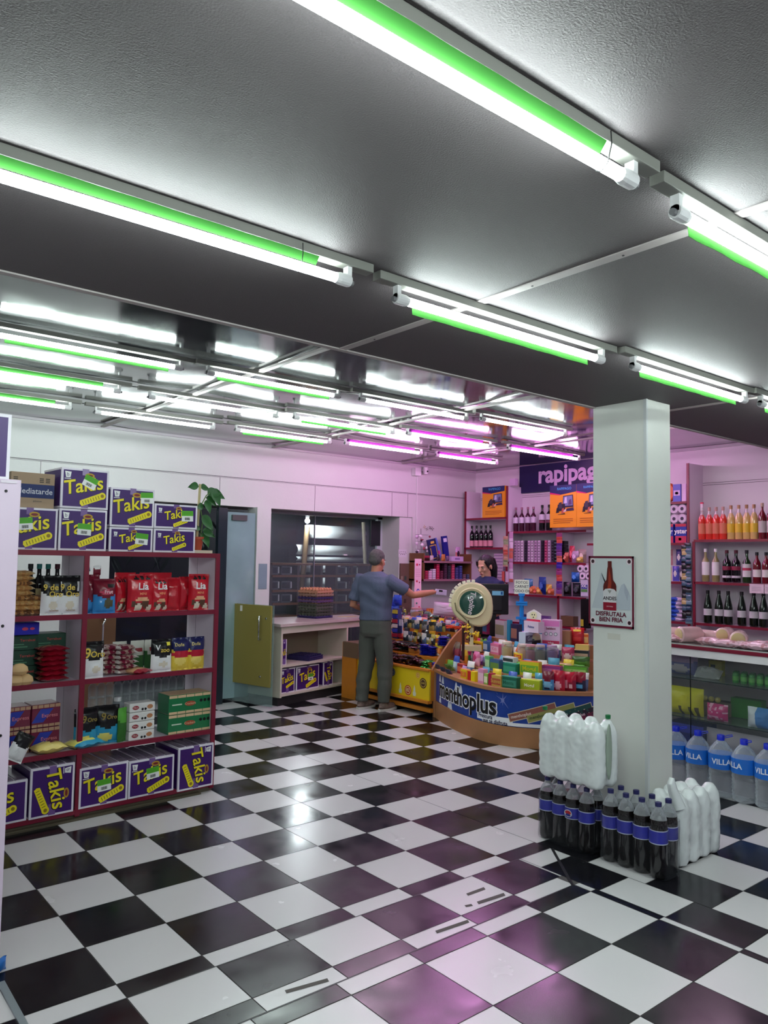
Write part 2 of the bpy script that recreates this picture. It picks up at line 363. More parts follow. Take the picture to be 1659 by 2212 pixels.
# ================================================================ product builders
def pillow(w,h,d,colf,nu=16,nv=20,lie=0,seed=0,crimp=.05):
    "bag of snacks: local x width, z height, front is -y; colf(u,v,front)->material"
    mb=MB(); v=[];f=[];m=[]
    for sd in (-1,1):
        o=len(v)
        for j in range(nv+1):
            t=j/nv
            for i in range(nu+1):
                u=i/nu*2-1; vv=t*2-1
                vc=min(1,max(-1,vv/(1-crimp*2)))
                th=(max(0,1-abs(u)**2.6)*max(0,1-abs(vc)**3))**.62
                wr=noise.noise((u*3+seed*7.1,vv*3.3,sd*2.0+seed))*.12+noise.noise((u*7,vv*8+seed*3,sd))*.05
                pinch=1-.07*(1-abs(vv)**2)*0-.05*abs(vv)**4
                v.append((u*w/2*(1-.06*(1-vv*vv)+.0)*pinch, sd*d/2*th*(1+wr*2)+ .004*math.sin(u*9+seed)*(abs(vv)>.88), t*h))
        for j in range(nv):
            for i in range(nu):
                a=o+j*(nu+1)+i; q=(a,a+1,a+nu+2,a+nu+1); f.append(q if sd<0 else q[::-1])
                m.append(colf((i+.5)/nu,(j+.5)/nv,sd<0))
    mb.add(v,f,m); return mb
FOIL=dict(coat=.3)
def pc(r,g,b): return P(r,g,b,.28,coat=.3)
def bag_of(name,w,h,d,colf,words,label,cat,T,grp=None,seed=0,nu=16,nv=20):
    t=thing(name,label,cat,T=T,group=grp)
    pillow(w,h,d,colf,nu,nv,seed=seed).build('bag',t,smooth=True)
    if words:
        q=MB()
        for st,sz,m,x,z in words: putx(q,st,sz,m,face((x,-d/2-.006,z),(1,0,0)),bold=.02)
        q.build('lettering',t)
    return t
WT=P(240,240,240,.35); BK=P(18,18,20,.3); GD=P(226,196,84,.35)
def carton(w,d,h,name,label,rot=0,stk=None,T=None,grp=None,topless=False,word=None,sc=1):
    "purple printed carton with white edges. front face -y, origin at the front lower left corner"
    t=thing(name,label,'box',T=T,group=grp)
    b=MB(); b.box((0,0,0),(w,d,h),WBX); e=.012
    b.box((e,-.0012,e),(w-e,0,h-e),PURP)
    b.box((w,e,e),(w+.0012,d-e,h-e),PURP); b.box((-.0012,e,e),(0,d-e,h-e),PURP)
    b.build('carton',t,bev=0)
    TP=MB(); TP.box((w/2-.022,.0,h),(w/2+.022,d,h+.0006),P(170,150,180,.2)); TP.box((w/2-.02,-.0017,h*.02),(w/2+.02,-.0013,h*.24),P(120,90,150,.2)); TP.box((w/2-.02,-.0017,h*.84),(w/2+.02,-.0013,h),P(120,90,150,.2))
    TP.build('packing_tape',t)
    # print
    pw,ph=(w,h) if not rot else (h,w)
    F=face((w/2,-.002,h/2),(1,0,0))@Matrix.Rotation(-PI/2 if rot else 0,4,'Z')
    q=MB(); s=min(pw/.29,ph/.24)
    R=Matrix.Rotation(.2,4,'Z')
    putx(q,word or 'Takis',.118*s,BK,F@Matrix.Translation((-.005*s,.016*s,0))@R,bold=.032,sx=.98,shear=.15)
    putx(q,word or 'Takis',.118*s,YEL,F@Matrix.Translation((-.008*s,.019*s,.0006))@R,bold=.014,sx=.98,shear=.15)
    # the rolled snack
    G=F@Matrix.Translation((.045*s,-.062*s,.0004))@Matrix.Rotation(.38,4,'Z')
    flat(q,[(-.075*s,-.018*s),(.06*s,-.02*s),(.075*s,0),(.06*s,.02*s),(-.075*s,.018*s),(-.082*s,0)],YEL,G)
    for k in range(7): flat(q,rect((-.062+.017*k)*s,-.012*s,(-.059+.017*k)*s,.010*s),BK,G,.0003)
    flat(q,[(a+.066*s,b2) for a,b2 in disc(.022*s,16)],YEL,G,.0005); flat(q,[(a+.066*s,b2) for a,b2 in disc(.011*s,12)],P(150,120,20),G,.0008)
    # small crest and white logo
    flat(q,[(a+.025*s,b2+.082*s) for a,b2 in disc(.016*s,12,.03*s)],P(190,150,40),F,.0004); flat(q,[(a+.025*s,b2+.082*s) for a,b2 in disc(.008*s,10,.02*s)],P(120,30,40),F,.0007)
    lx=-pw/2+.038; lz=ph/2-.04
    if rot: lx=-pw/2+.035
    flat(q,[(lx-.019*s,lz+.02*s),(lx+.02*s,lz+.017*s),(lx+.014*s,lz-.018*s),(lx-.012*s,lz-.018*s)],WT,F,.0004); putx(q,'b',.03*s,PURP,F@Matrix.Translation((lx,lz,.0008)))
    flat(q,rect(lx-.02*s,lz-.027*s,lx+.018*s,lz-.023*s),WT,F,.0004)
    q.build('printed_logo',t)
    if stk:
        sx_,sz_,ra=stk; K=face((sx_*w,-.0035,sz_*h),(1,0,0))@Matrix.Rotation(ra,4,'Z'); q=MB()
        flat(q,rect(-.042,-.036,.042,.030),WT,K); flat(q,rect(-.042,.0,.042,.034),GRN,K,.0004)
        for k in range(11): flat(q,rect(-.02+.0035*k,-.028,-.0185+.0035*k+.0008*(k%3),-.010),BK,K,.0004)
        for k in range(3): flat(q,rect(-.036,.008+.008*k,.034,.0095+.008*k),P(40,110,20),K,.0008)
        q.build('barcode_label',t)
    return t
# ================================================================ tall shelf unit on the left
SA=math.radians(3); SO=Vector((2.475,4.78,0)); ST=Tm(SO,SA)
def S(u,v,z): return ST@Vector((u,v,z))
def su(px,py,v=0):
    "pixel -> (u,z) on the plane v of the shelf"
    n=Vector((-math.sin(SA),math.cos(SA),0)); d=ray(px,py); p=SO+n*v; t=(p-CAM).dot(n)/d.dot(n); X=CAM+d*t-SO
    return X.dot(Vector((math.cos(SA),math.sin(SA),0))),X.z
U0,DV,D=-1.62,-.907,.39
sh=thing('shelf_unit','tall open shelf unit with maroon edges full of snacks','shelf',T=ST)
def rel(name,a,b,m,bev=.0015):
    o=bx(name,a,b,m,sh,bev=bev); return o
for z,nm_ in ((1.565,'top_board'),(1.185,'shelf'),(.795,'shelf'),(.385,'shelf'),(.035,'base_board')):
    q=MB(); q.box((U0,.012,z),(0,D,z+.02),PWHITE); q.box((U0,0,z-.004),(0,.013,z+.026),RED)
    if nm_=='top_board': q.box((U0,.013,z+.02),(0,D,z+.026),P(110,30,50,.5))
    q.build(nm_,sh,bev=.001)
for u in (U0,DV-.011,-.022):
    q=MB(); q.box((u,.013,.03),(u+.022,D,1.57),PWHITE); q.box((u-.004,-.001,.02),(u+.026,.014,1.59),RED)
    q.box((u+.004,D-.13,.06),(u-.0005,D-.125,1.56),P(110,100,112)); q.build('side_panel',sh,bev=.001)
q=MB(); q.box((U0,.02,0),(0,.05,.04),P(96,86,70)); q.box((U0,-.02,0),(-.1,.02,.012),P(84,76,60,.7)); q.build('plinth',sh)
# cartons on top (u0,u1,z0,z1, sticker, rot)
top=[(-1.40,-1.085,1.592,1.835,(.42,.62,.1),'purple carton in the lower top row, partly hidden by the pink panel'),
 (-1.075,-.787,1.592,1.842,(.52,.52,-.05),'purple snack carton in the lower row with barcode label across its middle'),
 (-1.073,-.785,1.846,2.088,(.60,.68,-.42),'purple snack carton topmost of the left pair, green label tilted'),
 (-.768,-.484,1.592,1.743,(.74,.55,-.08),'flat purple carton with label, under the large single carton'),
 (-.768,-.48,1.747,1.992,(.82,.78,.05),'purple carton with label in its upper right corner, on a flat carton'),
 (-.475,-.18,1.592,1.745,None,'flat purple carton without label next to the plant pot'),
 (-.475,-.17,1.749,1.908,(.76,.55,.04),'flat purple carton with label, topmost beside the plant')]
for u0,u1,z0,z1,stk,l in top:
    carton(u1-u0,.30,z1-z0,'snack_carton',l,0,stk,ST@Tm((u0,.02,z0)),'snack cartons on top of the shelf')
# brown cardboard box
t=thing('cardboard_box','brown cardboard box with dark blue band stacked on a purple carton','box',T=ST@Tm((-1.345,.05,1.837)))
KR=P(160,136,112,.7)
MB().box((0,0,0),(.245,.26,.205),KR).build('carton',t,bev=.002)
q=MB(); F=face((.12,-.001,.1),(1,0,0)); flat(q,rect(-.12,-.042,.124,.038),P(36,48,96,.6),F); putx(q,'Mediatarde',.046,P(190,190,200),F@Matrix.Translation((.01,-.004,.0005)),bold=.01)
putx(q,'galletitas',.014,P(60,56,60),F@Matrix.Translation((.03,-.06,.0005))); 
for x in (-.095,.05,.085):
    for k in range(3): flat(q,rect(x-.012,.05+.01*k,x+.012,.056+.01*k),P(70,60,50),F)
q.build('printed_band',t)
# bottom cartons
bot=[(-1.55,-1.197,.06,.29,0,(.42,.80,.0),'purple carton at the far left of the floor row, cut by the pink panel'),
 (-1.186,-.937,.06,.342,1,None,'upright purple carton with sideways print left of the divider'),
 (-.902,-.603,.06,.295,0,(.50,.5,.06),'purple carton on the floor row just right of the divider'),
 (-.597,-.293,.06,.287,0,(.52,.60,.08),'purple carton second from right on the floor row'),
 (-.268,-.012,.045,.322,1,None,'upright purple carton with sideways print at the right end of the floor row')]
for u0,u1,z0,z1,r_,stk,l in bot:
    t=carton(u1-u0,.34,z1-z0,'snack_carton',l,r_,stk,ST@Tm((u0,-.015 if r_ else -.005,z0)),'snack cartons on the bottom shelf')
    q=MB(); wd=u1-u0; 
    for k in range(5): q.box((.01+wd*k/5,.01,z1-z0),(wd*(k+1)/5-.004,.33,z1-z0+.004+.003*(k%2)),P(118,104,124,.2,coat=.5))
    q.build('plastic_wrap',t)
# plant
u,z=-.09,1.592
t=thing('potted_plant','potted climbing plant tied to a stake on the shelf end','plant',T=ST@Tm((u,.16,z+.02)))
q=MB(); q.lathe([(.032,0),(.045,.075),(.05,.075),(.05,.092),(.044,.092),(.042,.08),(.0,.078)],P(176,72,44,.6),n=20); q.build('pot',t,smooth=True)
q=MB(); q.box((-.08,-.06,-.02),(.09,.06,0),P(214,200,180,.6)); q.build('saucer_board',t)
q=MB(); q.tube([(0,0,.07),(.005,0,.25),(.012,0,.46)],[.009,.010,.009],P(186,172,128,.7),8); q.build('stake',t,smooth=True)
q=MB(); LG=mat('leaf_green',c(44,92,44),.4,var=.3,vs=12,trans=0)
random.seed(3)
vine=[Vector((.02,-.01,.08)),Vector((.03,-.02,.2)),Vector((.01,-.015,.3)),Vector((.05,-.02,.38)),Vector((.10,-.02,.42))]
q.tube(vine,.004,P(90,120,60,.6),6); q.build('stem',t,smooth=True)
def leaf(mb,p,dirv,L,Wd,m,tw=0,n=8):
    d=Vector(dirv).normalized(); s=d.cross(Vector((0,-1,.3))).normalized(); nn=s.cross(d); v=[];f=[]
    for i in range(n+1):
        a=i/n; wd=Wd*math.sin(PI*min(1,a**.75))*.5+.0004
        cen=Vector(p)+d*(L*a)-Vector((0,0,1))*(L*.35*a*a)
        v+=[cen-s*wd+nn*.004,cen-nn*.003,cen+s*wd+nn*.004]
    for i in range(n): f+=[(3*i,3*i+1,3*i+4,3*i+3),(3*i+1,3*i+2,3*i+5,3*i+4)]
    mb.add(v,f,m)
q=MB()
for p,dv,L in (((.0,0,.44),(-1,0,.25),.085),((.012,0,.44),(.9,-.2,.1),.07),((.06,-.02,.39),(.8,-.3,.5),.11),((.09,-.02,.41),(1,-.2,-.1),.10),((.10,-.02,.42),(.4,-.5,-.9),.10),((.05,-.02,.37),(.9,0,-.3),.09),((.03,-.02,.30),(-.8,-.3,.2),.075),((.02,-.02,.24),(.9,-.3,-.8),.11),((.03,-.02,.14),(.8,-.4,-.2),.09),((.03,-.02,.12),(.3,-.5,-.8),.09),((.0,-.02,.16),(-.5,-.5,-.2),.05),((.05,-.02,.35),(.2,-.5,-1),.08)):
    leaf(q,p,dv,L,L*.72,LG)
q.build('leaves',t,smooth=True)
# ---------------------------------------------------------------- contents; place by photo column on the shelf front
def sp(px,v,z,rz=0,s=1,rx=0): u,_=su(px,1300,0); k=(CAM.y+SO.y+v)/(SO.y); return ST@Tm((su(px,1300,v)[0],v,z),rz,rx,0,s)
Z1,Z2,Z3=1.206,.816,.406
# wine bottles behind
def bottle(h,r,label_,T,grp,glass,cap,lab,labz=(.25,.55),prof=None,liq=None,name='bottle',cat='bottle',lz2=None,n=16):
    t=thing(name,label_,cat,T=T,group=grp)
    p=prof or [(.9,0),(1,.02),(1,.56),(.9,.64),(.42,.74),(.34,.80),(.33,.93),(.40,.935),(.40,.96)]
    MB().lathe([(r*a,h*b) for a,b in p],glass,n=n).build('glass_body',t,smooth=True)
    MB().lathe([(r*.42,h*.90),(r*.42,h*1.0),(r*.36,h*1.003)],cap,n=12).build('cap',t,smooth=True)
    if lab:
        q=MB(); q.lathe([(r*1.012,h*labz[0]),(r*1.012,h*labz[1])],lab,n=n)
        if lz2: q.lathe([(r*1.02,h*lz2[0]),(r*1.02,h*lz2[1])],lz2[2],n=n)
        q.build('paper_label',t,smooth=True)
    return t
def relabel(t,l): t['label']=l; return t
DG=mat('dark_wine_glass',c(14,18,16),.08,coat=.3)
for i,(px,cp,lb) in enumerate(((63,P(20,20,24),P(40,40,44)),(82,P(30,120,120),P(214,206,150)),(101,P(30,120,110),P(214,206,150)),(121,P(80,20,40),P(226,224,222)))):
    nm2=['dark wine bottle leftmost behind the biscuit stacks','wine bottle with teal neck and cream label, left one of two','wine bottle with teal neck and cream label, right one of two','wine bottle with maroon neck and white label behind the white bags'][i]
    bottle(.30,.037,nm2,sp(px,.33,Z1),'wine bottles at the back of the left shelf',DG,cp,lb,(.12,.5))
# biscuit packet stacks
BI=P(190,140,84,.3,coat=.4); BI2=P(206,168,112,.3,coat=.4); BR=P(120,80,56,.35)
def bisc(w,d,h,m1,m2,n=3):
    mb=MB()
    for k in range(n): mb.lathe([(.001,-w/2),(h/2*.9,-w/2),(h/2,-w/2+.005),(h/2,w/2-.005),(h/2*.9,w/2),(.001,w/2)],m1 if k%2 else m2,Tm((0,(k-.5*(n-1))*h*.9,h/2),ry=PI/2),10)
    mb.box((-w*.28,-d/2*.9,h*.1),(w*.30,d/2*.9,h*1.02),m2); return mb
k=0
for px,n0,zz in ((46,9,0),(75,4,0)):
    for j in range(n0):
        t=thing('biscuit_packet','clear packet of round tan biscuits in the %s stack on the left shelf'%('taller left' if px<60 else 'low right'),'biscuits',T=sp(px,.10,Z1+.029*j,random.uniform(-.06,.06)),group='biscuit packets stacked left')
        q=pillow(.14,.10,.034,lambda u,v,f,j=j:(P(226,206,160,.3,coat=.4) if u<.12 or u>.88 else BI if noise.noise((u*9,v*3,j*1.7+px))>0 else BR if j%3==0 else BI2),14,8,seed=j); q.v=[Matrix.Rotation(-PI/2,4,'X')@p for p in q.v]; q.v=[Vector((p.x,p.y-.03,p.z+.016)) for p in q.v]; q.build('biscuits',t,smooth=True)
k=su(115,1300)[0]
def two(top_,bot_,mid=None,lim=.55,ell=None):
    def f(u,v,fr):
        if ell and fr:
            for (cx,cy,rx,ry,m) in ell:
                if ((u-cx)/rx)**2+((v-cy)/ry)**2<1: return m
        return top_ if v>lim+ .12*(2*u-1)**2 else bot_
    return f
GB=P(206,196,150,.4); CRM=P(226,216,196,.4)
wb_=two(BK,WT,lim=.48,ell=[(.5,.26,.2,.10,CRM),(.88,.74,.08,.13,WT),(.88,.74,.05,.1,BK)])
for px,l in ((112,'left one of the two black and white snack bags on the upper left shelf'),(148,'right one of the two black and white snack bags on the upper left shelf')):
    bag_of('snack_bag',.138,.235,.06,wb_,[('9 de',.05,GD,-.02,.165),('Oro',.045,GD,.01,.125),('galletitas',.016,P(150,120,80),0,.03)],l,'bag',sp(px,.07,Z1,.0),'black and white bags',seed=px)
# right bay, upper shelf: red bags
RD=P(196,22,40,.28,coat=.4); DR=P(120,16,40,.3,coat=.4); CK=P(92,60,44,.5); BLU=P(52,140,206,.3,coat=.3)
redf=two(RD,RD,ell=[(.38,.14,.14,.10,CRM),(.62,.22,.16,.10,CK),(.8,.12,.13,.09,CRM),(.2,.22,.10,.07,CK),(.5,.34,.25,.06,P(230,170,130)),(.3,.88,.10,.05,BK),(.5,.88,.08,.05,BK),(.72,.88,.10,.05,BK)])
words=[('Lia',.062,WT,0,.165),('MINI',.022,P(240,150,110),0,.12)]
for i,(px,w_,h_,rz,v_,l) in enumerate(((258,.10,.225,.35,.12,'red biscuit bag turned sideways beside the blue bag'),(303,.185,.245,0,.05,'largest red biscuit bag facing the aisle'),(343,.13,.215,.1,.05,'red biscuit bag next right of the largest one'),
   (371,.11,.22,-.2,.10,'plain red bag back turned, in the middle of the row'),(398,.11,.225,.25,.12,'red bag behind the rightmost one, tilted'),(428,.15,.245,-.12,.05,'rightmost red biscuit bag leaning on the shelf side'))):
    bag_of('biscuit_bag',w_,h_,.07,redf if i not in (3,4) else two(RD,RD,ell=[(.5,.55,.16,.12,P(214,70,80))]),words if i not in (3,4,0) else None,l,'bag',sp(px,v_,Z1,rz),'red biscuit bags',seed=i*3)
for i,(px) in enumerate((268,320,350)):
    bag_of('biscuit_bag',.15,.25,.06,two(RD,RD),None,'red bag in the back row standing behind the front red bags','bag',sp(px,.22,Z1,.1*i),'red biscuit bags at the back',seed=i+20,nu=10,nv=12)
bag_of('cereal_bag',.145,.215,.08,two(DR,BLU,lim=.46,ell=[(.62,.30,.2,.14,P(90,84,60)),(.7,.8,.18,.05,BK),(.5,.62,.3,.06,P(190,60,90))]),[('Frut',.03,P(235,200,210),.01,.135)],'dark red and blue cereal bag at the left of the red bags','bag',sp(225,.06,Z1,-.06),seed=41)
bag_of('cereal_bag',.10,.24,.06,two(DR,BLU,lim=.3),None,'narrow red and light blue bag against the divider','bag',sp(199,.11,Z1,.2),seed=42)
for i,(px,z) in enumerate(((207,Z1+.235),)):
    bag_of('sachet',.05,.06,.02,two(WT,DR,lim=.6),None,'small white topped sachet on the dark red bag','sachet',sp(px,.12,z),seed=5,nu=8,nv=8)
q=MB(); q.tube([S(-.81,.3,1.56),S(-.80,.29,1.50),S(-.785,.28,1.46)],[.004,.02,.012],P(90,140,160,.3),8); tag(q.build('hanging_wrapper',smooth=True),'pale blue wrapper hanging under the top board of the right bay','wrapper')
# ---- second level, left bay
GX=P(22,62,46,.5); 
for i,(px,w_,n0,v_) in enumerate(((56,.165,3,.16),(113,.18,3,.16))):
    for j in range(n0):
        t=thing('tea_carton','dark green carton in the %s pile on the second shelf, %s'%('left' if i==0 else 'right',['lowest','middle','topmost'][j]),'box',T=sp(px,v_,Z2+.092*j)@Tm((-w_/2,0,0)),group='dark green cartons')
        MB().box((0,0,0),(w_,.15,.09),GX).build('carton',t,bev=.002)
        q=MB(); F=face((w_/2,-.001,.045),(1,0,0)); putx(q,'Terrabusi',.022,P(200,60,60),F@Matrix.Translation((.02,.012,0))); flat(q,rect(-.07,-.03,.02,-.022),P(70,120,90),F); flat(q,rect(-.07,-.014,.0,-.008),P(70,120,90),F); q.build('print',t)
t=thing('blue_carton','bright blue flat carton lying on top of the left green pile','box',T=sp(57,.12,Z2+.277)@Tm((-.075,0,0)))
MB().box((0,0,0),(.155,.14,.07),P(24,20,170,.4)).build('carton',t,bev=.002); q=MB(); F=face((.075,-.001,.035),(1,0,0)); flat(q,disc(.01,10,.018),P(210,60,90),F); flat(q,[(a+.04,b) for a,b in disc(.008,10,.014)],P(210,60,90),F); q.build('print',t)
RK=P(150,18,40,.28,coat=.4); SN=P(196,150,110,.5)
def lay(px,py_,w_,h_,d_,f_,name,label,cat,z,v=.08,rz=0,grp=None,seed=0,nu=14,nv=12):
    t=thing(name,label,cat,T=sp(px,v,z,rz)@Tm((0,h_/2,d_/2),rx=PI/2)@Matrix.Translation((0,0,0)),group=grp)
    t.matrix_world=sp(px,v,z+d_/2,rz)@Matrix.Rotation(-PI/2,4,'X')
    pillow(w_,h_,d_,f_,nu,nv,seed=seed).build('bag',t,smooth=True); return t
for j in range(7):
    lay(127,0,.17,.14,.036,lambda u,v,f:(RK if (v<.35 or v>.65) else (SN if noise.noise((u*9,v*9,j))>0 else P(120,20,40))),'cracker_bag','red and clear cracker bag in the seven high pile on the left bay','bag',Z2+.029*j,.03,random.uniform(-.12,.12),'red cracker bags in a pile',j)
BRD=P(206,170,120,.5)
for px,z in ((42,Z2),(60,Z2),(48,Z2+.06)):
    q=MB(); q.lathe([(.001,0),(.03,.004),(.042,.022),(.038,.045),(.02,.062),(.001,.066)],BRD,n=14); t=thing('bread_roll','tan bread roll in the loose heap beside the pink panel','bread',T=sp(px,.03,z,s=(1.2,1,1)),group='bread rolls'); q.build('crust',t,smooth=True)
# second level, right bay
bag_of('snack_bag',.15,.225,.06,two(BK,WT,lim=.50,ell=[(.6,.25,.2,.08,CRM),(.9,.7,.07,.1,WT),(.9,.7,.05,.08,BK)]),[('9',.085,GD,-.045,.155),('Oro',.05,GD,.018,.148)],'white and black snack bag standing against the divider on the second shelf','bag',sp(204,.04,Z2,.05),seed=51)
for i,(px,n0,v_) in enumerate(((250,6,.10),(283,6,.06))):
    for j in range(n0):
        lay(px,0,.15,.13,.034,(lambda u,v,f:(P(222,216,210,.3) if (u<.15 or u>.8) else (P(130,30,60) if noise.noise((u*6,v*6,j*2+i))>0 else P(190,160,150)))),'cracker_pack','clear and maroon cracker pack in the %s pile of the second shelf'%('left' if i==0 else 'right'),'bag',Z2+.030*j,v_,random.uniform(-.1,.1),'cracker packs piled in the right bay',j+i*9)
lay(320,0,.15,.14,.04,lambda u,v,f:(RK if (v<.25 or v>.75) else SN),'cracker_pack','red ended cracker pack lying at the front of the pile','bag',Z2,-.005,.35,None,77)
for i,(px,rz) in enumerate(((352,.0),)):
    bag_of('snack_bag',.15,.215,.06,two(BK,WT,lim=.46,ell=[(.55,.25,.22,.08,CRM),(.8,.85,.1,.05,P(230,220,60))]),[('V',.05,WT,-.04,.16),('zoo',.04,GD,.01,.145)],'black topped white snack bag between cracker packs and noodle bags','bag',sp(px,.04,Z2,rz),seed=53)
NV=P(30,34,90,.3,coat=.3); 
for i,px in enumerate((393,427)):
    bag_of('noodle_bag',.13,.215,.05,two(NV,P(226,196,70,.35),lim=.52,ell=[(.5,.5,.6,.10,P(190,26,50,.3)),(.45,.30,.3,.14,P(240,214,110))]),[('Doña',.03,P(210,190,120),-.02,.17)],'navy red and yellow noodle bag, %s of the pair'%('left' if i==0 else 'right'),'bag',sp(px,.05,Z2,-.05+.1*i),'noodle bags',seed=60+i)
for i,px in enumerate((262,300,330)):
    bag_of('flour_pack',.10,.19,.06,two(P(210,210,200),P(60,110,60),lim=.5,ell=[(.5,.7,.3,.08,P(160,50,60))]),None,'pale green topped packet standing behind the cracker piles','packet',sp(px,.25,Z2),'packets at the back of the second shelf',seed=i,nu=8,nv=8)
# third level left bay: red and blue brick packs
MR=P(120,28,58,.3,coat=.4); BB=P(40,60,170,.3,coat=.4)
def brick(w_,d_,h_,label,T,cA,cB,grp,ends):
    t=thing('cracker_brick',label,'crackers',T=T,group=grp)
    MB().box((0,0,0),(w_,d_,h_),cA).build('wrapper',t,bev=.006)
    q=MB(); F=face((w_/2,-.0016,h_/2),(1,0,0))
    if cB: flat(q,[(-w_*.5,-h_*.28),(-w_*.2,h_*.3),(w_*.25,h_*.3),(-w_*.1,-h_*.28)],cB,F)
    for k in range(5):
        x=-w_/2+w_*k/5; flat(q,rect(x+.002,h_*.34,x+w_/5-.002,h_*.48),ends,F); flat(q,rect(x+.002,-h_*.48,x+w_/5-.002,-h_*.36),ends,F)
    q.build('print',t); return t,F
for i,(u0) in enumerate((-1.31,-1.15)):
    for j in range(2):
        w_=.155 if i==0 else .165
        t,F=brick(w_,.15,.135,'maroon and blue cracker brick, %s %s'%(['left','right'][i],['lower one','upper one'][j]),ST@Tm((u0,.12,Z3+.137*j)),MR,BB,'maroon cracker bricks',P(190,150,120))
        putx_=MB(); putx(putx_,'Express',.03,P(220,130,140),F@Matrix.Translation((.02,.0,.001)),bold=.01); putx_.build('lettering',t)
bag_of('snack_bag',.11,.16,.05,two(BK,WT,lim=.5),[('9',.05,WT,0,.06)],'small black and white bag slumped in the lower left corner','bag',sp(42,-.01,Z3,.1)@Tm((0,0,0),0,0,.5),seed=71)
YB2=P(232,210,120,.3,coat=.3)
lay(130,0,.19,.13,.065,lambda u,v,f:(P(110,30,50) if ((u-.6)/.12)**2+((v-.5)/.2)**2<1 else YB2),'yellow_bag','pale yellow puffed bag lying alone in front of the maroon bricks','bag',Z3,-.01,.15,None,81)
# third level right bay
SK=P(40,150,190,.3,coat=.3)
for i,(px,rz,v_,z) in enumerate(((196,.1,.06,Z3),(240,-.1,.07,Z3))):
    bag_of('snack_bag',.16,.235,.07,two(BK,SK,lim=.42,ell=[(.4,.18,.3,.12,P(228,214,110))]),[('9',.06,P(150,130,60),-.03,.17),('Oro',.035,P(150,130,60),.02,.165)],'black topped light blue bag, %s one'%['left','right'][i],'bag',sp(px,v_,z,rz),'black and light blue bags',seed=90+i)
lay(210,0,.21,.15,.06,lambda u,v,f:(SK if u>.7 or v<.2 else (P(190,200,150) if ((u-.45)/.15)**2+((v-.5)/.2)**2<1 else P(230,220,110,.3,coat=.3))),'snack_bag','yellow and light blue bag lying on the shelf edge','bag',Z3,-.02,.25,None,95)
bag_of('green_bag',.07,.21,.04,two(P(90,170,60),P(50,110,40)),None,'narrow bright green packet between blue bags and white packs','packet',sp(273,.05,Z3,.3),seed=96,nu=8,nv=14)
for j in range(4):
    t=thing('white_pack','white multipack with brown biscuits printed, %s of four stacked'%['lowest','second','third','topmost'][j],'pack',T=sp(316,.03,Z3+.058*j)@Tm((-.085,0,0)),group='white multipacks')
    MB().box((0,0,0),(.17,.09,.056),P(232,230,226,.3)).build('wrapper',t,bev=.005)
    q=MB(); F=face((.085,-.0016,.028),(1,0,0)); flat(q,[(a-.045,b) for a,b in disc(.013,12,.022)],P(150,30,50),F); putx(q,'Mini',.018,P(235,210,200),F@Matrix.Translation((-.045,0,.001))); flat(q,[(a+.05,b) for a,b in disc(.014,10,.02)],P(190,130,90),F)
    for k in range(2): flat(q,[(a+.0+k*.02,b-.012) for a,b in disc(.008,10)],BK,F,.0005)
    q.build('print',t)
GC=P(28,120,72,.3,coat=.3)
for i in range(1):
    for j in range(2):
        t,F=brick(.305,.16,.125,'green cracker multipack showing tan crackers, %s of two'%['lower','upper'][j],ST@Tm((-.325,.03,Z3+.127*j)),GC,None,'green cracker multipacks',P(220,190,150))
        q=MB(); flat(q,disc(.016,14,.04),P(170,80,50),F,.001); putx(q,'Crackers',.022,P(235,200,160),F@Matrix.Translation((0,0,.002)))
        for k in range(3): flat(q,[(a+.08+.028*k,b+.012) for a,b in disc(.011,8)],BK,F,.001)
        flat(q,rect(-.13,-.004,-.06,.004),P(210,225,205),F,.001); q.build('lettering',t)
        q=MB()
        for k in range(12): q.box((.006+.0245*k,.004,.1255),(.028+.0245*k,.155,.1275),P(206,176,140,.5))
        q.build('cracker_tops',t)
# clear bottles in the back
CP=thin('clear_plastic',(.6,.64,.66),.16,(.93,.95,.95),.06); 
bottle(.24,.055,'clear plastic flask standing behind the light blue bags','' and None or sp(262,.25,Z3),None,CP,WPL,None,prof=[(.9,0),(1,.05),(1,.55),(.8,.68),(.35,.82),(.33,.95)])
q=MB(); 
for k in range(12):
    for j in range(4): q.lathe([(.03,0),(.031,.07),(.015,.09)],CP,ST@Tm((-.72+.062*k*.9,.30,Z3+.09*j*.9)),8)
tag(q.build('wrapped_bottle_block',smooth=True),'shrink wrapped block of small clear bottles at the back of the third shelf','bottles'); bpy.data.objects['wrapped_bottle_block']['kind']='stuff'
# ================================================================ shelf side at the left edge with a carton on it
t=thing('side_shelf_unit','pale pink side panel of a shelf unit at the left edge','shelf',(0,0,0))
PK=mat('pink_panel',c(216,196,216),.4,var=.03)
MB().box((.02,3.10,0),(.772,3.122,1.845),PK).build('side_panel',t,bev=.002)
q=MB(); q.box((.02,3.122,1.82),(.76,4.55,1.845),PWHITE); 
for z in (.1,.5,.95,1.4): q.box((.04,3.122,z),(.72,4.55,z+.02),PWHITE)
q.build('shelves',t); MB().box((.02,3.122,0),(.04,4.55,1.82),PWHITE).build('back_panel',t); MB().box((.02,4.53,0),(.76,4.55,1.82),PWHITE).build('far_panel',t)
q=MB(); q.box((.755,3.096,1.83),(.7,3.10,1.84),PWHITE)
for z,x in ((1.80,.72),(.9,.74),(1.3,.73)): q.lathe([(.006,0),(.004,.003)],BLACK,Tm((x,3.0985,z),rx=PI/2),8)
q.build('screws',t)
carton(.34,.3,.25,'snack_carton','purple carton cut by the left edge, on top of the pink panelled shelf',0,None,Tm((.40,3.15,1.846)))
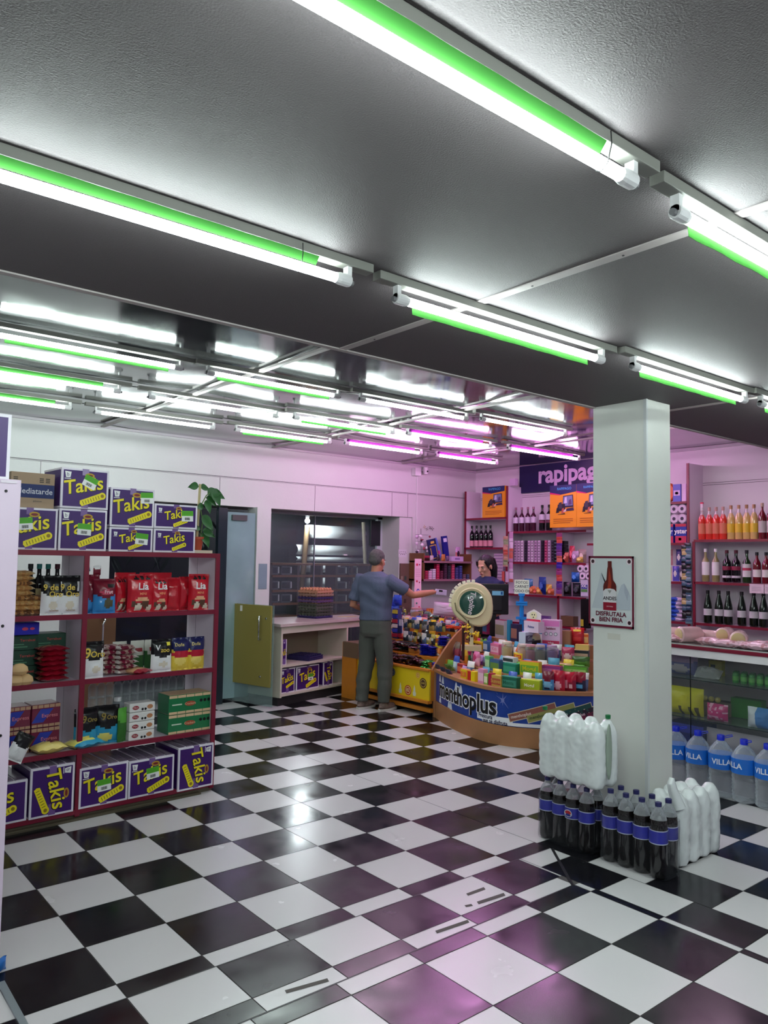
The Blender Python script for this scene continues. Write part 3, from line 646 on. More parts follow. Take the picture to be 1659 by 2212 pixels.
# ================================================================ window bay counter
CB=mat('cream_laminate',c(205,198,180),.4,var=.04); CT=mat('counter_top',c(190,176,170),.35,var=.05)
ca=math.radians(14); CO=Vector((4.398,7.047,0)); CTm=Tm(CO,ca)
t=thing('window_counter','cream open counter unit under the window','counter',T=CTm)
Lc=1.10
q=MB(); q.prism([(-.045,-.03),(1.5,-.03),(1.72,.42),(.42,.72),(.05,.62)],.835,.867,CT); q.build('counter_top',t,bev=.003)
q=MB(); q.prism([(0,0),(1.45,0),(1.6,.4),(.05,.55)],.76,.834,CB); q.build('apron',t)
for x in (0,Lc): bx('side_panel',(x,0,.085),(x+.025,.46,.76),CB,t)
bx('side_panel',(-.0,.46,.085),(.03,.5,.76),CB,t)
for z in (.095,.40): bx('shelf',(.025,.003,z),(Lc,.46,z+.02),CB,t)
bx('back_panel',(.025,.45,.1),(Lc,.46,.76),P(150,136,116,.6),t)
bx('plinth',(-.01,.02,0),(Lc+.02,.46,.085),P(34,32,34,.6),t)
def cu(px,v=0):
    n=Vector((-math.sin(ca),math.cos(ca),0)); d=ray(px,1400); p=CO+n*v; tt=(p-CAM).dot(n)/d.dot(n); return (CAM+d*tt-CO).dot(Vector((math.cos(ca),math.sin(ca),0)))
for (a,b,hh,r_,stk,l) in ((607,638,.26,0,None,'purple carton at the left on the counter bottom shelf, its left side hidden'),(642,690,.26,0,(.62,.5,0),'purple carton with label in the middle of the counter bottom shelf'),(700,720,.27,1,None,'narrow upright purple carton at the right of the counter bottom shelf')):
    u0=cu(a,.05);u1=cu(b,.05); 
    carton(u1-u0,.25,hh,'snack_carton',l,r_,stk,CTm@Tm((u0,.05,.116)),'cartons inside the window counter')
u0=cu(608,.06); carton(.07,.25,.27,'snack_carton','thin purple carton edge standing on the middle shelf of the window counter',1,None,CTm@Tm((max(u0,.03),.05,.421)))
# egg trays
TR=P(70,74,66,.8); TRP=P(48,40,92,.8)
def tray(n,label,T,col,grp,full=True,eggs=(196,132,100)):
    t=thing('egg_tray',label,'egg tray',T=T,group=grp)
    q=MB(); a=.29/6
    q.box((-.15,-.15,0),(.15,.15,.008),col)
    for i in range(6):
        for j in range(6): q.lathe([(.023,.0),(.017,.022),(.023,.034)],col,Tm((-.121+a*i,-.121+a*j,.004)),6)
    for i in range(7):
        q.box((-.15+a*i-.003+.005*(i==0)-.005*(i==6),-.148,.012),(-.15+a*i+.003+.005*(i==0)-.005*(i==6),.148,.026),col); q.box((-.148,-.15+a*i-.003,.012),(.148,-.15+a*i+.003,.026),col)
    q.build('tray',t)
    if full:
        q=MB(); E=P(*eggs,.5)
        for i in range(6):
            for j in range(6):
                if 0<i<5 and j>1 and not n: continue
                q.lathe([(.001,0),(.012,.004),(.019,.016),(.019,.026),(.012,.042),(.001,.048)],E,Tm((-.121+a*i,-.121+a*j,.014)),8)
        o=q.build('eggs',t,smooth=True)
    return t
ex=onz(640,1337,.868)
cols=[TRP,TR,TR,P(84,88,78,.8),TR,P(92,70,110,.8),TRP,P(150,120,104,.8),P(190,140,110,.8)]
for k in range(9):
    e=tray(k==8,'egg tray in the tall stack on the window counter, %s from the bottom'%['lowest','second','third','fourth','fifth','sixth','seventh','eighth','topmost ninth'][k],Tm((5.22+random.uniform(-.006,.006),7.62+random.uniform(-.006,.006),.868+.037*k),ca+random.uniform(-.04,.04)),cols[k],'stacked egg trays',True,(150,158,128) if k<4 else (204,140,104))
for k in range(2):
    tray(False,'%s dark purple empty egg tray on the middle shelf of the counter'%['lower','upper'][k],CTm@Tm((.62,.22,.421+.02*k),.15+.05*k),TRP,None,False)
q=MB(); flat(q,[(0,0),(.26,-.02),(.30,.10),(.04,.13)],P(200,170,120,.6),Tm((5.50,7.50,.8685))); tag(q.build('paper_sheet'),'tan paper sheet lying on the window counter beside the eggs','paper')
q=MB(); flat(q,[(0,0),(.12,-.02),(.14,.05),(.02,.06)],P(235,232,235,.5),Tm((5.42,7.42,.8686))); tag(q.build('receipt'),'small white slip lying on the window counter','paper')
# street side of the glass: shutters, poles, shelving, lamp
SH=mat('shutter_steel',c(232,238,240),.35,metal=.0,var=.06,vs=2)
t=thing('roller_shutter','pale steel shutter panels lit behind the window glass','shutter')
a=ony(665,1120,9.6);b=ony(790,1345,9.6); z=b.z; 
bands=[(1135,1164),(1178,1199),(1203,1213),(1216,1237),(1248,1270),(1292,1300)]
for y0,y1 in bands:
    za=ony(700,y1,9.6).z; zb=ony(700,y0,9.6).z; x0=ony(660 if y0<1170 else 640,1200,9.6).x; x1=ony(786,1200,9.6).x
    q=MB(); n=10; vs_=[];fs=[]
    for i in range(n+1): u=i/n; vs_+= [(x0,9.6-.05*math.sin(PI*u),za+(zb-za)*u),(x1,9.6-.05*math.sin(PI*u),za+(zb-za)*u)]
    for i in range(n): fs.append((2*i,2*i+1,2*i+3,2*i+2))
    q.add(vs_,fs,SH); o=q.build('shutter_slat',t,smooth=True); s=o.modifiers.new('s','SOLIDIFY'); s.thickness=.01
q=MB(); q.tube([ony(664,1135,9.4),ony(649,1300,9.4)],.04,P(120,96,66,.6),10); tag(q.build('wooden_pole',smooth=True),'tan wooden pole leaning outside, under the lamp','pole')
q=MB(); q.tube([ony(785,1128,9.4),ony(793,1300,9.4)],.03,P(150,140,120,.6),10); tag(q.build('wooden_pole',smooth=True),'thin grey pole outside near the right end of the shutters','pole')
t=thing('outdoor_shelving','brown wooden shelving seen outside through the window','shelf')
for y in (1217,1243,1275,1303,1330):
    p0=ony(572,y,9.2);p1=ony(782,y,9.2); bx('board',(p0.x,9.0,p0.z-.02),(p1.x,9.3,p0.z+.01),WOODD,t)
for x in (572,630,680,712,745,780):
    p0=ony(x,1217,9.2); bx('upright',(p0.x-.02,9.02,.3),(p0.x+.02,9.28,p0.z),P(80,74,72,.6),t)
k=0
for y in (1243,1275,1303):
    for x in (585,612,732,756):
        p0=ony(x,y,9.1); q=MB(); q.box((p0.x-.07,9.04,p0.z+.012),(p0.x+.08,9.2,p0.z+.13),P(90,96,100,.5)); q.box((p0.x-.06,9.035,p0.z+.03),(p0.x+.06,9.04,p0.z+.11),P(28,34,44)); q.box((p0.x+.072,9.03,p0.z+.03),(p0.x+.09,9.05,p0.z+.12),P(200,205,205))
        tag(q.build('crate'),'dark grey crate on the outdoor shelving','crate','crates on the outdoor shelving')
lp=ony(664,1125,9.3); t=thing('outdoor_lamp','bright bare lamp glowing outside the window','lamp',lp)
MB().lathe([(.001,-.04),(.03,-.02),(.035,0),(.02,.03),(.012,.04)],emis('bulb',(.9,.95,1),230),n=14).build('bulb',t,smooth=True); q=MB(); q.box((-.02,-.02,.04),(.02,.02,.09),GREY); q.tube([(0,0,.09),(0,0,.3)],.006,BLACK,6); q.build('fitting',t)
q=MB()
random.seed(11)
for i in range(90): leaf(q,Vector((random.uniform(2.9,4.6),9.3+random.uniform(-.2,.2),random.uniform(1.5,2.6))),(random.uniform(-1,1),0,random.uniform(-1,.3)),.25,.06,P(30,52,34,.6),n=3)
o=tag(q.build('night_foliage'),'dim hanging foliage outside in the dark above the doorway','foliage'); o['kind']='stuff'
q=MB(); 
for k in range(7): leaf(q,Vector((4.62,7.96,2.0)),(math.cos(k*.9),0,math.sin(k*.9)),.09,.05,P(20,120,70,.5),n=4)
tag(q.build('leaf_sticker'),'green leaf shaped sticker in the upper left corner of the window glass','sticker')
t=thing('wooden_door_leaf','brown door leaf with a silver handle standing behind the open shelf','door',(1.93,6.0,0))
bx('leaf',(0,0,.05),(.30,.04,1.12),P(120,84,58,.5),t); q=MB(); q.tube([(.2,-.0,1.08),(.2,-.05,1.07),(.18,-.06,1.04),(.18,-.06,.86)],.008,CHROME); q.build('handle',t,smooth=True)
# security boxes on the back wall
t=thing('junction_box','small white junction box high on the back wall','box',(6.73,7.50,2.73)); bx('housing',(-.05,0,-.05),(.05,.075,.05),WPL,t,bev=.004); q=MB(); q.tube([(.04,.07,-.05),(.045,.072,-.9),(.05,.07,-1.6)],.006,WPL,6); q.build('cable',t)
t=thing('security_camera','small white dome camera beside the junction box','camera',(6.86,7.5,2.76)); MB().lathe([(.028,-.05),(.034,-.02),(.034,.04),(.02,.05)],WPL,n=14).build('housing',t,smooth=True); q=MB(); q.lathe([(.012,0),(.008,.01)],BLACK,Tm((0,-.035,-.015),rx=PI/2),10); q.build('lens',t); bx('bracket',(-.015,.02,-.01),(.015,.08,.02),WPL,t)
# ================================================================ kiosk counter, yellow wing
YP=P(228,196,30,.35); OR=mat('orange_wood',c(206,128,40),.4,var=.1); 
YX=5.30; Y0,Y1=5.70,7.12
def rail(t,name,a,b,m,bev=.002): return bx(name,a,b,m,t,bev=bev)
t=thing('kiosk_counter','yellow fronted candy counter behind the standing man','counter')
rail(t,'front_panel',(YX,Y0,.165),(YX+.02,Y1,.455),YP)
rail(t,'rim',(YX-.018,Y0,.455),(YX+.03,Y1,.478),OR); rail(t,'lower_rail',(YX-.02,Y0,.135),(YX+.04,Y1,.165),OR)
rail(t,'kick_rail',(YX+.02,Y0,.045),(YX+.06,Y1,.085),OR); rail(t,'plinth',(YX+.14,Y0,0),(5.98,Y1,.14),P(24,22,22))  # plinth near black: shade of the recess under the front put into its colour
st_=[(5.32,.462),(5.53,.56),(5.73,.67),(5.95,.79)]
for i,(x,z) in enumerate(st_):
    rail(t,'display_step',(x,Y0,.16),(st_[i+1][0] if i<3 else 6.04,Y1-.05,z),OR,0)
q=MB(); q.box((YX-.02,Y1-.03,.0),(6.02,Y1+.02,.62),OR); q.box((YX-.03,Y1-.28,.46),(YX+.3,Y1,.63),P(116,92,72,.6)); q.box((YX-.024,Y1-.24,.0),(YX+.0,Y1+.02,.46),OR); q.build('end_cabinet',t)
q=MB(); F=lambda y,z:face((YX-.0015,y,z),(0,-1,0))
for y,z,r,m1,m2 in ((6.27,.385,.042,P(40,48,70),P(150,160,170)),(6.02,.23,.052,P(190,60,40),P(240,220,160)),(5.79,.33,.052,P(80,50,34),P(220,190,90)),(5.87,.40,.030,P(214,150,60),P(240,220,140))):
    flat(q,disc(r),m1,F(y,z),.0); flat(q,disc(r*.78),m2,F(y,z),.0006); flat(q,disc(r*.66),m1,F(y,z),.0012)
    putx(q,'82' if m1 is not None and abs(y-6.02)<.01 else 'CAFE',r*(.9 if abs(y-6.02)<.01 else .42),m2,F(y,z)@Matrix.Translation((0,0,.0018)),bold=.02)
for y in (6.14,5.92):
    flat(q,[(-.02,-.05),(.02,-.05),(.026,-.02),(.012,.0),(.014,.02),(0,.06),(-.014,.02),(-.012,0),(-.026,-.02)],P(214,214,190),F(y,.235))
q.build('round_badges',t)
# ================================================================ curved wing
RIM=[(5.375,5.695),(5.264,5.477),(5.144,5.201),(5.065,4.959),(5.018,4.703),(5.03,4.52),(5.09,4.37),(5.19,4.235),(5.33,4.09),(5.49,3.95),(5.70,3.83),(5.95,3.75)]
def smooth_poly(P_,n=12):
    out=[]
    for i in range(len(P_)-1):
        p0=Vector(P_[max(i-1,0)]);p1=Vector(P_[i]);p2=Vector(P_[i+1]);p3=Vector(P_[min(i+2,len(P_)-1)])
        for k in range(n):
            t_=k/n; out.append(.5*((2*p1)+(-p0+p2)*t_+(2*p0-5*p1+4*p2-p3)*t_**2+(-p0+3*p1-3*p2+p3)*t_**3))
    out.append(Vector(P_[-1])); return out
RC=smooth_poly(RIM)
def off(dl):
    o=[]
    for i,p in enumerate(RC):
        d=(RC[min(i+1,len(RC)-1)]-RC[max(i-1,0)]).normalized(); n=Vector((-d.y,d.x))   # left of travel (heading -y) = +x side
        if n.x<0 and abs(n.x)>.3: n=-n
        o.append(p+n*dl)
    return o
_arc=[0]
for a,b in zip(RC,RC[1:]): _arc.append(_arc[-1]+(b-a).length)
def at_s(s,dl=0):
    P_=off(dl); 
    for i in range(len(_arc)-1):
        if _arc[i+1]>=s or i==len(_arc)-2:
            u=(s-_arc[i])/(_arc[i+1]-_arc[i]); p=P_[i].lerp(P_[i+1],u); d=(P_[i+1]-P_[i]).normalized(); return p,d
def s_of(px,z,dl=0):
    P_=off(dl); best=min(range(len(P_)),key=lambda i:abs(pr((P_[i].x,P_[i].y,z))[0]-px) if pr((P_[i].x,P_[i].y,z))[0]<1500 else 9999)
    best=max(0,min(best,len(P_)-2)); 
    xa=pr((P_[best].x,P_[best].y,z))[0]; xb=pr((P_[best+1].x,P_[best+1].y,z))[0]
    return _arc[best]+(px-xa)/(xb-xa+1e-9)*(_arc[best+1]-_arc[best])
t=thing('kiosk_counter','curved wooden candy counter with a blue mint advertisement','counter')
def ring(name,d0,d1,z0,z1,m,bev=0):
    A_=off(d0);B_=off(d1); n=len(A_); v=[(p.x,p.y,z0) for p in A_]+[(p.x,p.y,z0) for p in B_]+[(p.x,p.y,z1) for p in A_]+[(p.x,p.y,z1) for p in B_]; f=[]
    for i in range(n-1): f+=[(i,i+1,2*n+i+1,2*n+i),(n+i+1,n+i,3*n+i,3*n+i+1),(2*n+i,2*n+i+1,3*n+i+1,3*n+i),(i+1,i,n+i,n+i+1)]
    f+=[(0,2*n,3*n,n),(n-1,2*n-1,4*n-1,3*n-1)]
    return MB().add(v,f,m).build(name,t,bev=bev)
ring('base_board',0,.03,0,.165,WOOD); ring('front_panel',.012,.03,.165,.452,P(30,40,60)); ring('rim',-.008,.05,.452,.482,WOOD)
TZ=[(.05,.47),(.22,.57),(.40,.68),(.58,.80)]
for i,(d0,z) in enumerate(TZ): ring('display_step',d0,(TZ[i+1][0] if i<3 else .76),.2,z,WOOD)
q=MB(); p0=off(0)[0]; d=(off(.76)[0]-p0); q.prism([(p0.x-.01,p0.y),(p0.x-.01,p0.y+.02),(p0.x+d.x,p0.y+d.y+.02),(p0.x+d.x,p0.y+d.y)],0,.48,WOOD); q.build('end_panel',t)
# sail shaped wooden divider between the two wings
q=MB(); a=Vector((5.36,5.70,.47)); e=Vector((5.72,5.66,.90)); v=[];f=[]
n=10
for i in range(n+1):
    u=i/n; x=5.34+.62*u; z=.47+.44*math.sin(u*PI/2)**1.0; zb=.46
    v+=[(x,5.70+.02*u,zb),(x,5.70+.02*u,z),(x,5.725+.02*u,zb),(x,5.725+.02*u,z)]
for i in range(n): 
    k=4*i; f+=[(k,k+4,k+5,k+1),(k+3,k+7,k+6,k+2),(k+1,k+5,k+7,k+3)]
f+=[(0,1,3,2),(4*n,4*n+2,4*n+3,4*n+1)]
q.add(v,f,WOOD); q.build('divider_panel',t)
# printed banner
BLU2=P(24,62,148,.3); BLU3=P(40,96,190,.3)
def wrapv(mb,verts,faces,m,z=0):
    "verts in (s,height) -> on the curved front"
    vv=[]
    for x,y,dz in verts:
        p,d=at_s(max(0.001,min(_arc[-1]-.001,x)),.010-z-dz); vv.append((p.x,p.y,y))
    mb.add(vv,[tuple(reversed(f)) for f in faces],m)
def wflat(mb,poly,m,z=0,sub=.04):
    # dense strip triangulation via grid for wide shapes
    n=len(poly); wrapv(mb,[(a,b,0) for a,b in poly],[tuple(range(n))],m,z)
q=MB(); Ls=_arc[-1]; N=90
for i in range(N):
    a,b=Ls*i/N,Ls*(i+1)/N
    for z0_,z1_,m in ((.168,.26,BLU2),(.26,.45,BLU2)): wrapv(q,[(a,z0_,0),(b,z0_,0),(b,z1_,0),(a,z1_,0)],[(0,1,2,3)],m,.0)
q.build('blue_banner',t)
q=MB()
def wtext(mb,st,size,m,s,z,dz,bold=0,sx=1,rot=0,sh=0):
    v,f=text(st,size,bold,'LEFT'); cr,sr=math.cos(rot),math.sin(rot)
    wrapv(mb,[(s+(x*sx+y*sh)*cr-y*sr,z+(x*sx+y*sh)*sr+y*cr,0) for x,y,_ in v],f,m,dz)
sA=s_of(948,.33); sB=s_of(1070,.30); Lt=sB-sA
v,f=text('menthoplus',1,.0,'LEFT'); w_=max(p[0] for p in v); sz=.215; sx=Lt/(w_*sz)
wtext(q,'menthoplus',sz,P(240,240,245),sA,.31,.002,bold=.075,sx=sx); wtext(q,'menthoplus',sz,P(8,8,10),sA,.31,.004,bold=.028,sx=sx)
s1=s_of(1032,.2)
for k in range(14):
    a=s1-.02+.028*k; wflat(q,[(a,.185+(.0 if k<12 else .0)),(a+.028,.185),(a+.028,.235),(a,.235)],P(236,238,242),.001)
for k in range(22):
    a=s1+.05+.028*k; wflat(q,[(a,.172),(a+.028,.172),(a+.028,.2),(a,.2)],P(236,238,242),.0012)
wtext(q,'Frescura',.05,P(10,16,60),s1,.218,.003,bold=.02); wtext(q,'que se disfruta',.045,P(10,16,60),s1+.06,.185,.003,bold=.02)
# white figures and a starburst
for s_,z_ in ((sA+.01,.42),(sA+.1,.415),(sA+.45,.41),(sA+.55,.40),(sA+.02,.22),(sA+.28,.215),(sA+.33,.205)):
    wflat(q,[(s_-.035,z_-.045),(s_+.035,z_-.045),(s_+.02,z_),(s_+.008,z_+.025),(s_-.008,z_+.025),(s_-.02,z_)],P(220,226,236),.0008)
sc_=s_of(1085,.38)
for k in range(16):
    a=2*PI*k/16; L_=.05+.05*((k*7)%3)/2
    wflat(q,[(sc_+.006*math.sin(a),.38-.006*math.cos(a)),(sc_+L_*2*math.cos(a),min(.448,max(.172,.38+L_*math.sin(a)))),(sc_-.006*math.sin(a),.38+.006*math.cos(a))],P(120,130,190),.0009)
for i,(px,col_,tc) in enumerate(((1098,(150,90,76),(236,220,210)),(1138,(150,150,84),(30,60,30)),(1176,(26,76,70),(200,220,210)),(1214,(40,30,44),(220,200,210)),(1250,(110,30,60),(230,200,210)))):
    s_=s_of(px,.25); a=.30; L_=.42
    for k in range(8):
        for zz,m_,g_ in ((.0016,P(210,200,170),.0),(.0022,P(*col_),.006)):
            u0_,u1_=L_*k/8+(g_ if k==0 else 0),L_*(k+1)/8-(g_ if k==7 else 0); hw=.036-g_
            pts=[(s_+u*math.cos(a)-v_*math.sin(a),.235+i*.004+u*math.sin(a)+v_*math.cos(a)) for u,v_ in ((u0_,-hw),(u1_,-hw),(u1_,hw),(u0_,hw))]
            pts=[(x,min(.449,max(.17,z))) for x,z in pts]; wflat(q,pts,m_,zz+.0002*i)
    if i<4: wtext(q,'menthoplus',.038,P(*tc),s_+.02,.244+i*.004,.0045+.0002*i,bold=.01,rot=a*.9)
q.build('banner_print',t)
# ================================================================ goods on the kiosk
_proto={}
def goods(key,mk,name,label,cat,T,grp=None):
    if key not in _proto:
        o=mk(); _proto[key]=o.data if hasattr(o,'data') else o
        o.matrix_world=T
    else:
        o=bpy.data.objects.new(name,_proto[key]); COL.objects.link(o); o.matrix_world=T
    o.name=name; return tag(o,label,cat,grp)
def pk(name,w,h,d,f_,nu=7,nv=8,seed=0): return lambda: pillow(w,h,d,f_,nu,nv,seed=seed).build(name,smooth=True)
def bxm(name,w,d,h,side,top_=None,band=None,txt=None):
    def mk():
        q=MB(); q.box((-w/2,0,0),(w/2,d,h),side)
        if top_: q.box((-w/2+.003,.003,h),(w/2-.003,d-.003,h+.004),top_)
        F=face((0,-.001,h/2),(1,0,0))
        if band: flat(q,rect(-w*.46,-h*.3,w*.46,h*.25),band,F)
        if txt: putx(q,txt,h*.45,P(250,246,220) if band is None else side,F@Matrix.Translation((0,0,.001)),bold=.02)
        return q.build(name,bev=.001)
    return mk
def jarm(name,r,h,fill,lid):
    def mk():
        q=MB(); q.lathe([(r*.95,0),(r,.01),(r,h*.8),(r*.85,h*.88)],CP,n=16); q.lathe([(r*.9,.004),(r*.92,.008),(r*.92,h*.62),(r*.3,h*.70)],fill,n=16); q.lathe([(r*.88,h*.88),(r*.88,h),(r*.8,h*1.01)],lid,n=16)
        return q.build(name,smooth=True)
    return mk
VD=-YAW  # shelf-facing rotation: goods look towards the aisle
def onY(px,step,dx=.05):
    "point on a step of the yellow wing seen at photo column px"
    x,z=st_[step]; x+=dx; d=ray(px,1380); k=x/d.x; return Vector((x,(CAM+d*k).y,z))
def yl(px,step,dx=.05,dz=0,rz=0,rx=0,s=1): p=onY(px,step,dx); return Tm((p.x,p.y,p.z+dz),-PI/2+rz,rx,0,s)
CHO=lambda u,v,f: P(58,24,26,.25,coat=.5) if (.3<v<.62) else P(38,16,16,.25,coat=.5)
CHP=lambda u,v,f: P(150,110,110,.3) if (.42<v<.55 and .2<u<.8) else P(84,34,40,.25,coat=.5)
random.seed(21)
for i in range(150):
    px=random.uniform(836,908); stp=0 if i<95 else 1
    key='cho%d'%(i%2); goods(key,pk('chocolate_bar',.11,.035,.014,CHP if i%2 else CHO,6,5,i%2),'chocolate_bar','brown wrapped chocolate bar in the loose heap on the yellow counter','chocolate bar',
       yl(px,stp,random.uniform(.02,.17),.010+.013*(i%7)+.006*random.random(),random.uniform(-.9,.9),-PI/2+random.uniform(-.5,.5)),'chocolate bars heaped on the yellow counter')
BKC=lambda u,v,f: P(60,60,54,.3) if .4<v<.6 else P(18,18,18,.25,coat=.5)
for i in range(60):
    goods('bkc',pk('dark_bar',.12,.04,.016,BKC,6,5,3),'dark_bar','black wrapped bar in the heap behind the brown chocolates','chocolate bar',yl(random.uniform(846,892),1+(i%3==0),random.uniform(.05,.17),.012+.015*(i%6),random.uniform(-.9,.9),-PI/2+random.uniform(-.6,.6)),'black wrapped bars')
BLC=lambda u,v,f: P(190,200,240,.3) if .45<v<.55 else P(30,36,160,.25,coat=.5)
for c_,(px,stp,dx,n0) in enumerate(((912,1,.02,7),(928,1,.05,6),(950,2,-.10,6),(938,0,.10,4),(961,2,.02,5))):
    for j in range(n0):
        goods('blc',pk('blue_packet',.12,.085,.02,BLC,7,6,4),'blue_packet','shiny blue cookie packet in %s blue pile on the yellow counter'%['the leftmost','the second','the third','the lowest','the rightmost'][c_],'cookies',yl(px,stp,dx,.01+.0165*j,random.uniform(-.2,.2),-PI/2),'blue packets pile %d'%(c_+1))
GRC=lambda u,v,f: P(120,220,120,.2) if noise.noise((u*5,v*5,1))>.15 else P(16,120,40,.2,coat=.5)
for i in range(14):
    goods('grc',pk('green_packet',.10,.06,.018,GRC,7,6,5),'green_packet','shiny green packet in the small pile at the counter front','candy',yl(random.uniform(899,925),0,random.uniform(.03,.12),.01+.016*(i//3),random.uniform(-.6,.6),-PI/2+random.uniform(-.2,.2)),'green packets on the yellow counter')
cols=[((200,200,190),(40,50,60)),((60,70,90),(196,200,200)),((30,30,30),(190,170,90)),((150,150,110),(30,30,34)),((220,220,214),(90,110,140)),((40,44,40),(200,190,120)),((190,180,90),(50,50,46))]
for i,px in enumerate((876,886,896,906,916,926,936)):
    a_,b_=cols[i]
    bag_of('snack_pouch',.075,.11,.035,two(P(*a_,.3),P(*b_,.3),lim=.5,ell=[(.5,.5,.25,.12,P(230,230,220))]),None,'%s small pouch, number %s in the mid row of the yellow counter'%(['white and navy','navy and white','black and gold','olive and black','white and blue','black and cream','yellow and black'][i],['one','two','three','four','five','six','seven'][i]),'pouch',yl(px,2,-.06+.02*(i%2),0,random.uniform(-.2,.2)),seed=i,nu=8,nv=8)
for i in range(12):
    goods('pch%d'%(i%3),pk('foil_pouch',.08,.10,.03,[two(P(70,80,70,.3),P(150,160,150,.3)),two(P(190,186,170,.3),P(60,90,120,.3)),two(P(30,34,30,.3),P(180,160,80,.3))][i%3],8,8,i),'foil_pouch','small mixed colour foil pouch behind the mid row of pouches','pouch',yl(868+i*8,3,-.10+.03*(i%2),.0,random.uniform(-.3,.3)),'foil pouches behind the mid row')
goods('obx',bxm('orange_tray',.13,.10,.06,P(220,130,40),P(120,60,40)),'orange_tray','orange cardboard tray between black pouches and divider','tray',yl(949,2,0,.0))
goods('obx2',bxm('orange_tray',.10,.10,.05,P(206,136,60),P(60,40,30)),'orange_tray','orange cardboard tray left of the leftmost blue pile','tray',yl(889,1,.06,.0))
for i in range(9):
    q=MB(); p=onY(946+i*6,3,-.02); q.tube([(p.x,p.y,p.z+.04+.01*(i%3)),(p.x+.1,p.y-.16+.02*i,p.z+.05+.008*(i%4))],.011,P(236,90,40,.3),6)
    tag(q.build('orange_stick',smooth=True),'orange stick candy lying in the bundle near the divider','candy','orange stick candies')
CAM_=lambda u,v,f: P(70,96,84,.3,coat=.4) if noise.noise((u*4,v*4,2))>0 else P(110,134,120,.3,coat=.4)
for i,(px,st2,dz,s) in enumerate(((925,3,.02,1),(936,3,.10,1),(946,3,.04,1),(920,3,.10,.9),(952,3,.12,.9))):
    goods('cam',pk('green_grey_bag',.16,.13,.05,CAM_,9,9,2),'green_grey_bag','grey green puffed bag in the heap left of the round sign','bag',yl(px,st2,.12+.03*i,dz+.03,.4*(i-2)*.4,-PI/2+.5,s),'grey green bags')
PNC=lambda u,v,f: P(150,90,80,.35) if noise.noise((u*7,v*7,4))>0 else P(96,60,70,.35)
for i,px in enumerate((958,972,985,965)):
    goods('pnc',pk('nut_bag',.14,.13,.06,PNC,9,9,2),'nut_bag','brown and maroon nut bag behind the orange sticks','bag',yl(px,3,.22,.04+.05*(i==3),.2*i-.3,-PI/2+.7),'nut bags')
for i,px in enumerate((872,888,905)):
    goods('slmn%d'%i,pk('candy_bag',.15,.10,.05,[two(P(200,190,160),P(170,150,150)),two(P(210,150,140),P(190,170,170)),two(P(220,160,130),P(190,110,90))][i],9,8,i),'candy_bag','pale %s candy bag lying in the upper row of the yellow counter'%['cream','pink','salmon'][i],'bag',yl(px,3,.05,.04,.2,-PI/2+.8))
goods('ajar',jarm('candy_jar',.075,.15,P(196,120,50,.5),P(206,150,150)),'candy_jar','squat clear jar of amber and red sweets with pink lid','jar',yl(899,3,.22,.06))
t=thing('orange_mug_pack','orange striped carton behind the candy jar','box',T=yl(929,3,.25,.10)); bx('carton',(-.07,0,0),(.07,.08,.11),P(224,110,40,.4),t)
for x in (-.045,-.01,.03): bx('stripe',(x,-.002,.012),(x+.012,0,.1),P(250,190,120),t)
PB=lambda u,v,f: P(214,160,196,.4)
bag_of('carrier_bag',.30,.15,.10,lambda u,v,f:P(226,190,222,.4),None,'pink white plastic carrier bag lying behind the counter under the reaching hand','bag',Tm((5.80,5.99,.97),-.6,0,.1),seed=8)
SB=P(36,60,190,.3,coat=.4)
for i,(px,z,s) in enumerate(((848,.98,1),(858,1.02,.9),(852,.90,.9))):
    goods('sbl',pk('blue_bag',.14,.14,.06,lambda u,v,f:SB if v<.6 else P(60,90,200,.3),9,9,2),'blue_bag','bright blue candy bag in the cluster right beside the man','bag',yl(px,3,.10,z-.79,.2*i,0,s),'blue candy bags')
t=thing('gum_rack','slim blue and red gum rack beside the man','rack',T=yl(853,2,.0,.0))
bx('rack_body',(-.045,0,0),(.045,.06,.34),P(60,60,110,.4),t)
for k in range(6): bx('gum_row',(-.042,-.012,.02+.053*k),(.042,0,.06+.053*k),[P(160,30,60),P(50,60,170),P(220,200,200),P(170,40,60),P(40,50,160),P(200,180,60)][k],t)
t=thing('white_bottle_pack','white and navy sachet card beside the gum rack','card',T=yl(865,2,.02,.02)); bx('card',(-.03,0,0),(.03,.01,.2),P(200,196,210),t); bx('sachets',(-.025,-.02,.05),(.025,0,.13),P(30,36,90),t); bx('sachets',(-.025,-.02,0.0),(.025,0,.045),P(150,30,50),t)
for i in range(22):
    m_=[(150,40,70),(60,60,80),(196,190,60),(200,120,140),(120,60,90),(180,180,190)][i%6]
    goods('mix%d'%(i%6),pk('small_sweet_bag',.07,.08,.03,two(P(*m_,.3),P(*[min(255,x+50) for x in m_],.3)),6,6,i%6),'small_sweet_bag','small mixed sweet bag in the crowd behind the yellow counter rows','bag',yl(862+5.5*i,3,.14+.05*(i%3),.04+.03*(i%3),random.uniform(-.5,.5),random.uniform(-.7,0)),'small sweet bags at the back of the yellow counter')
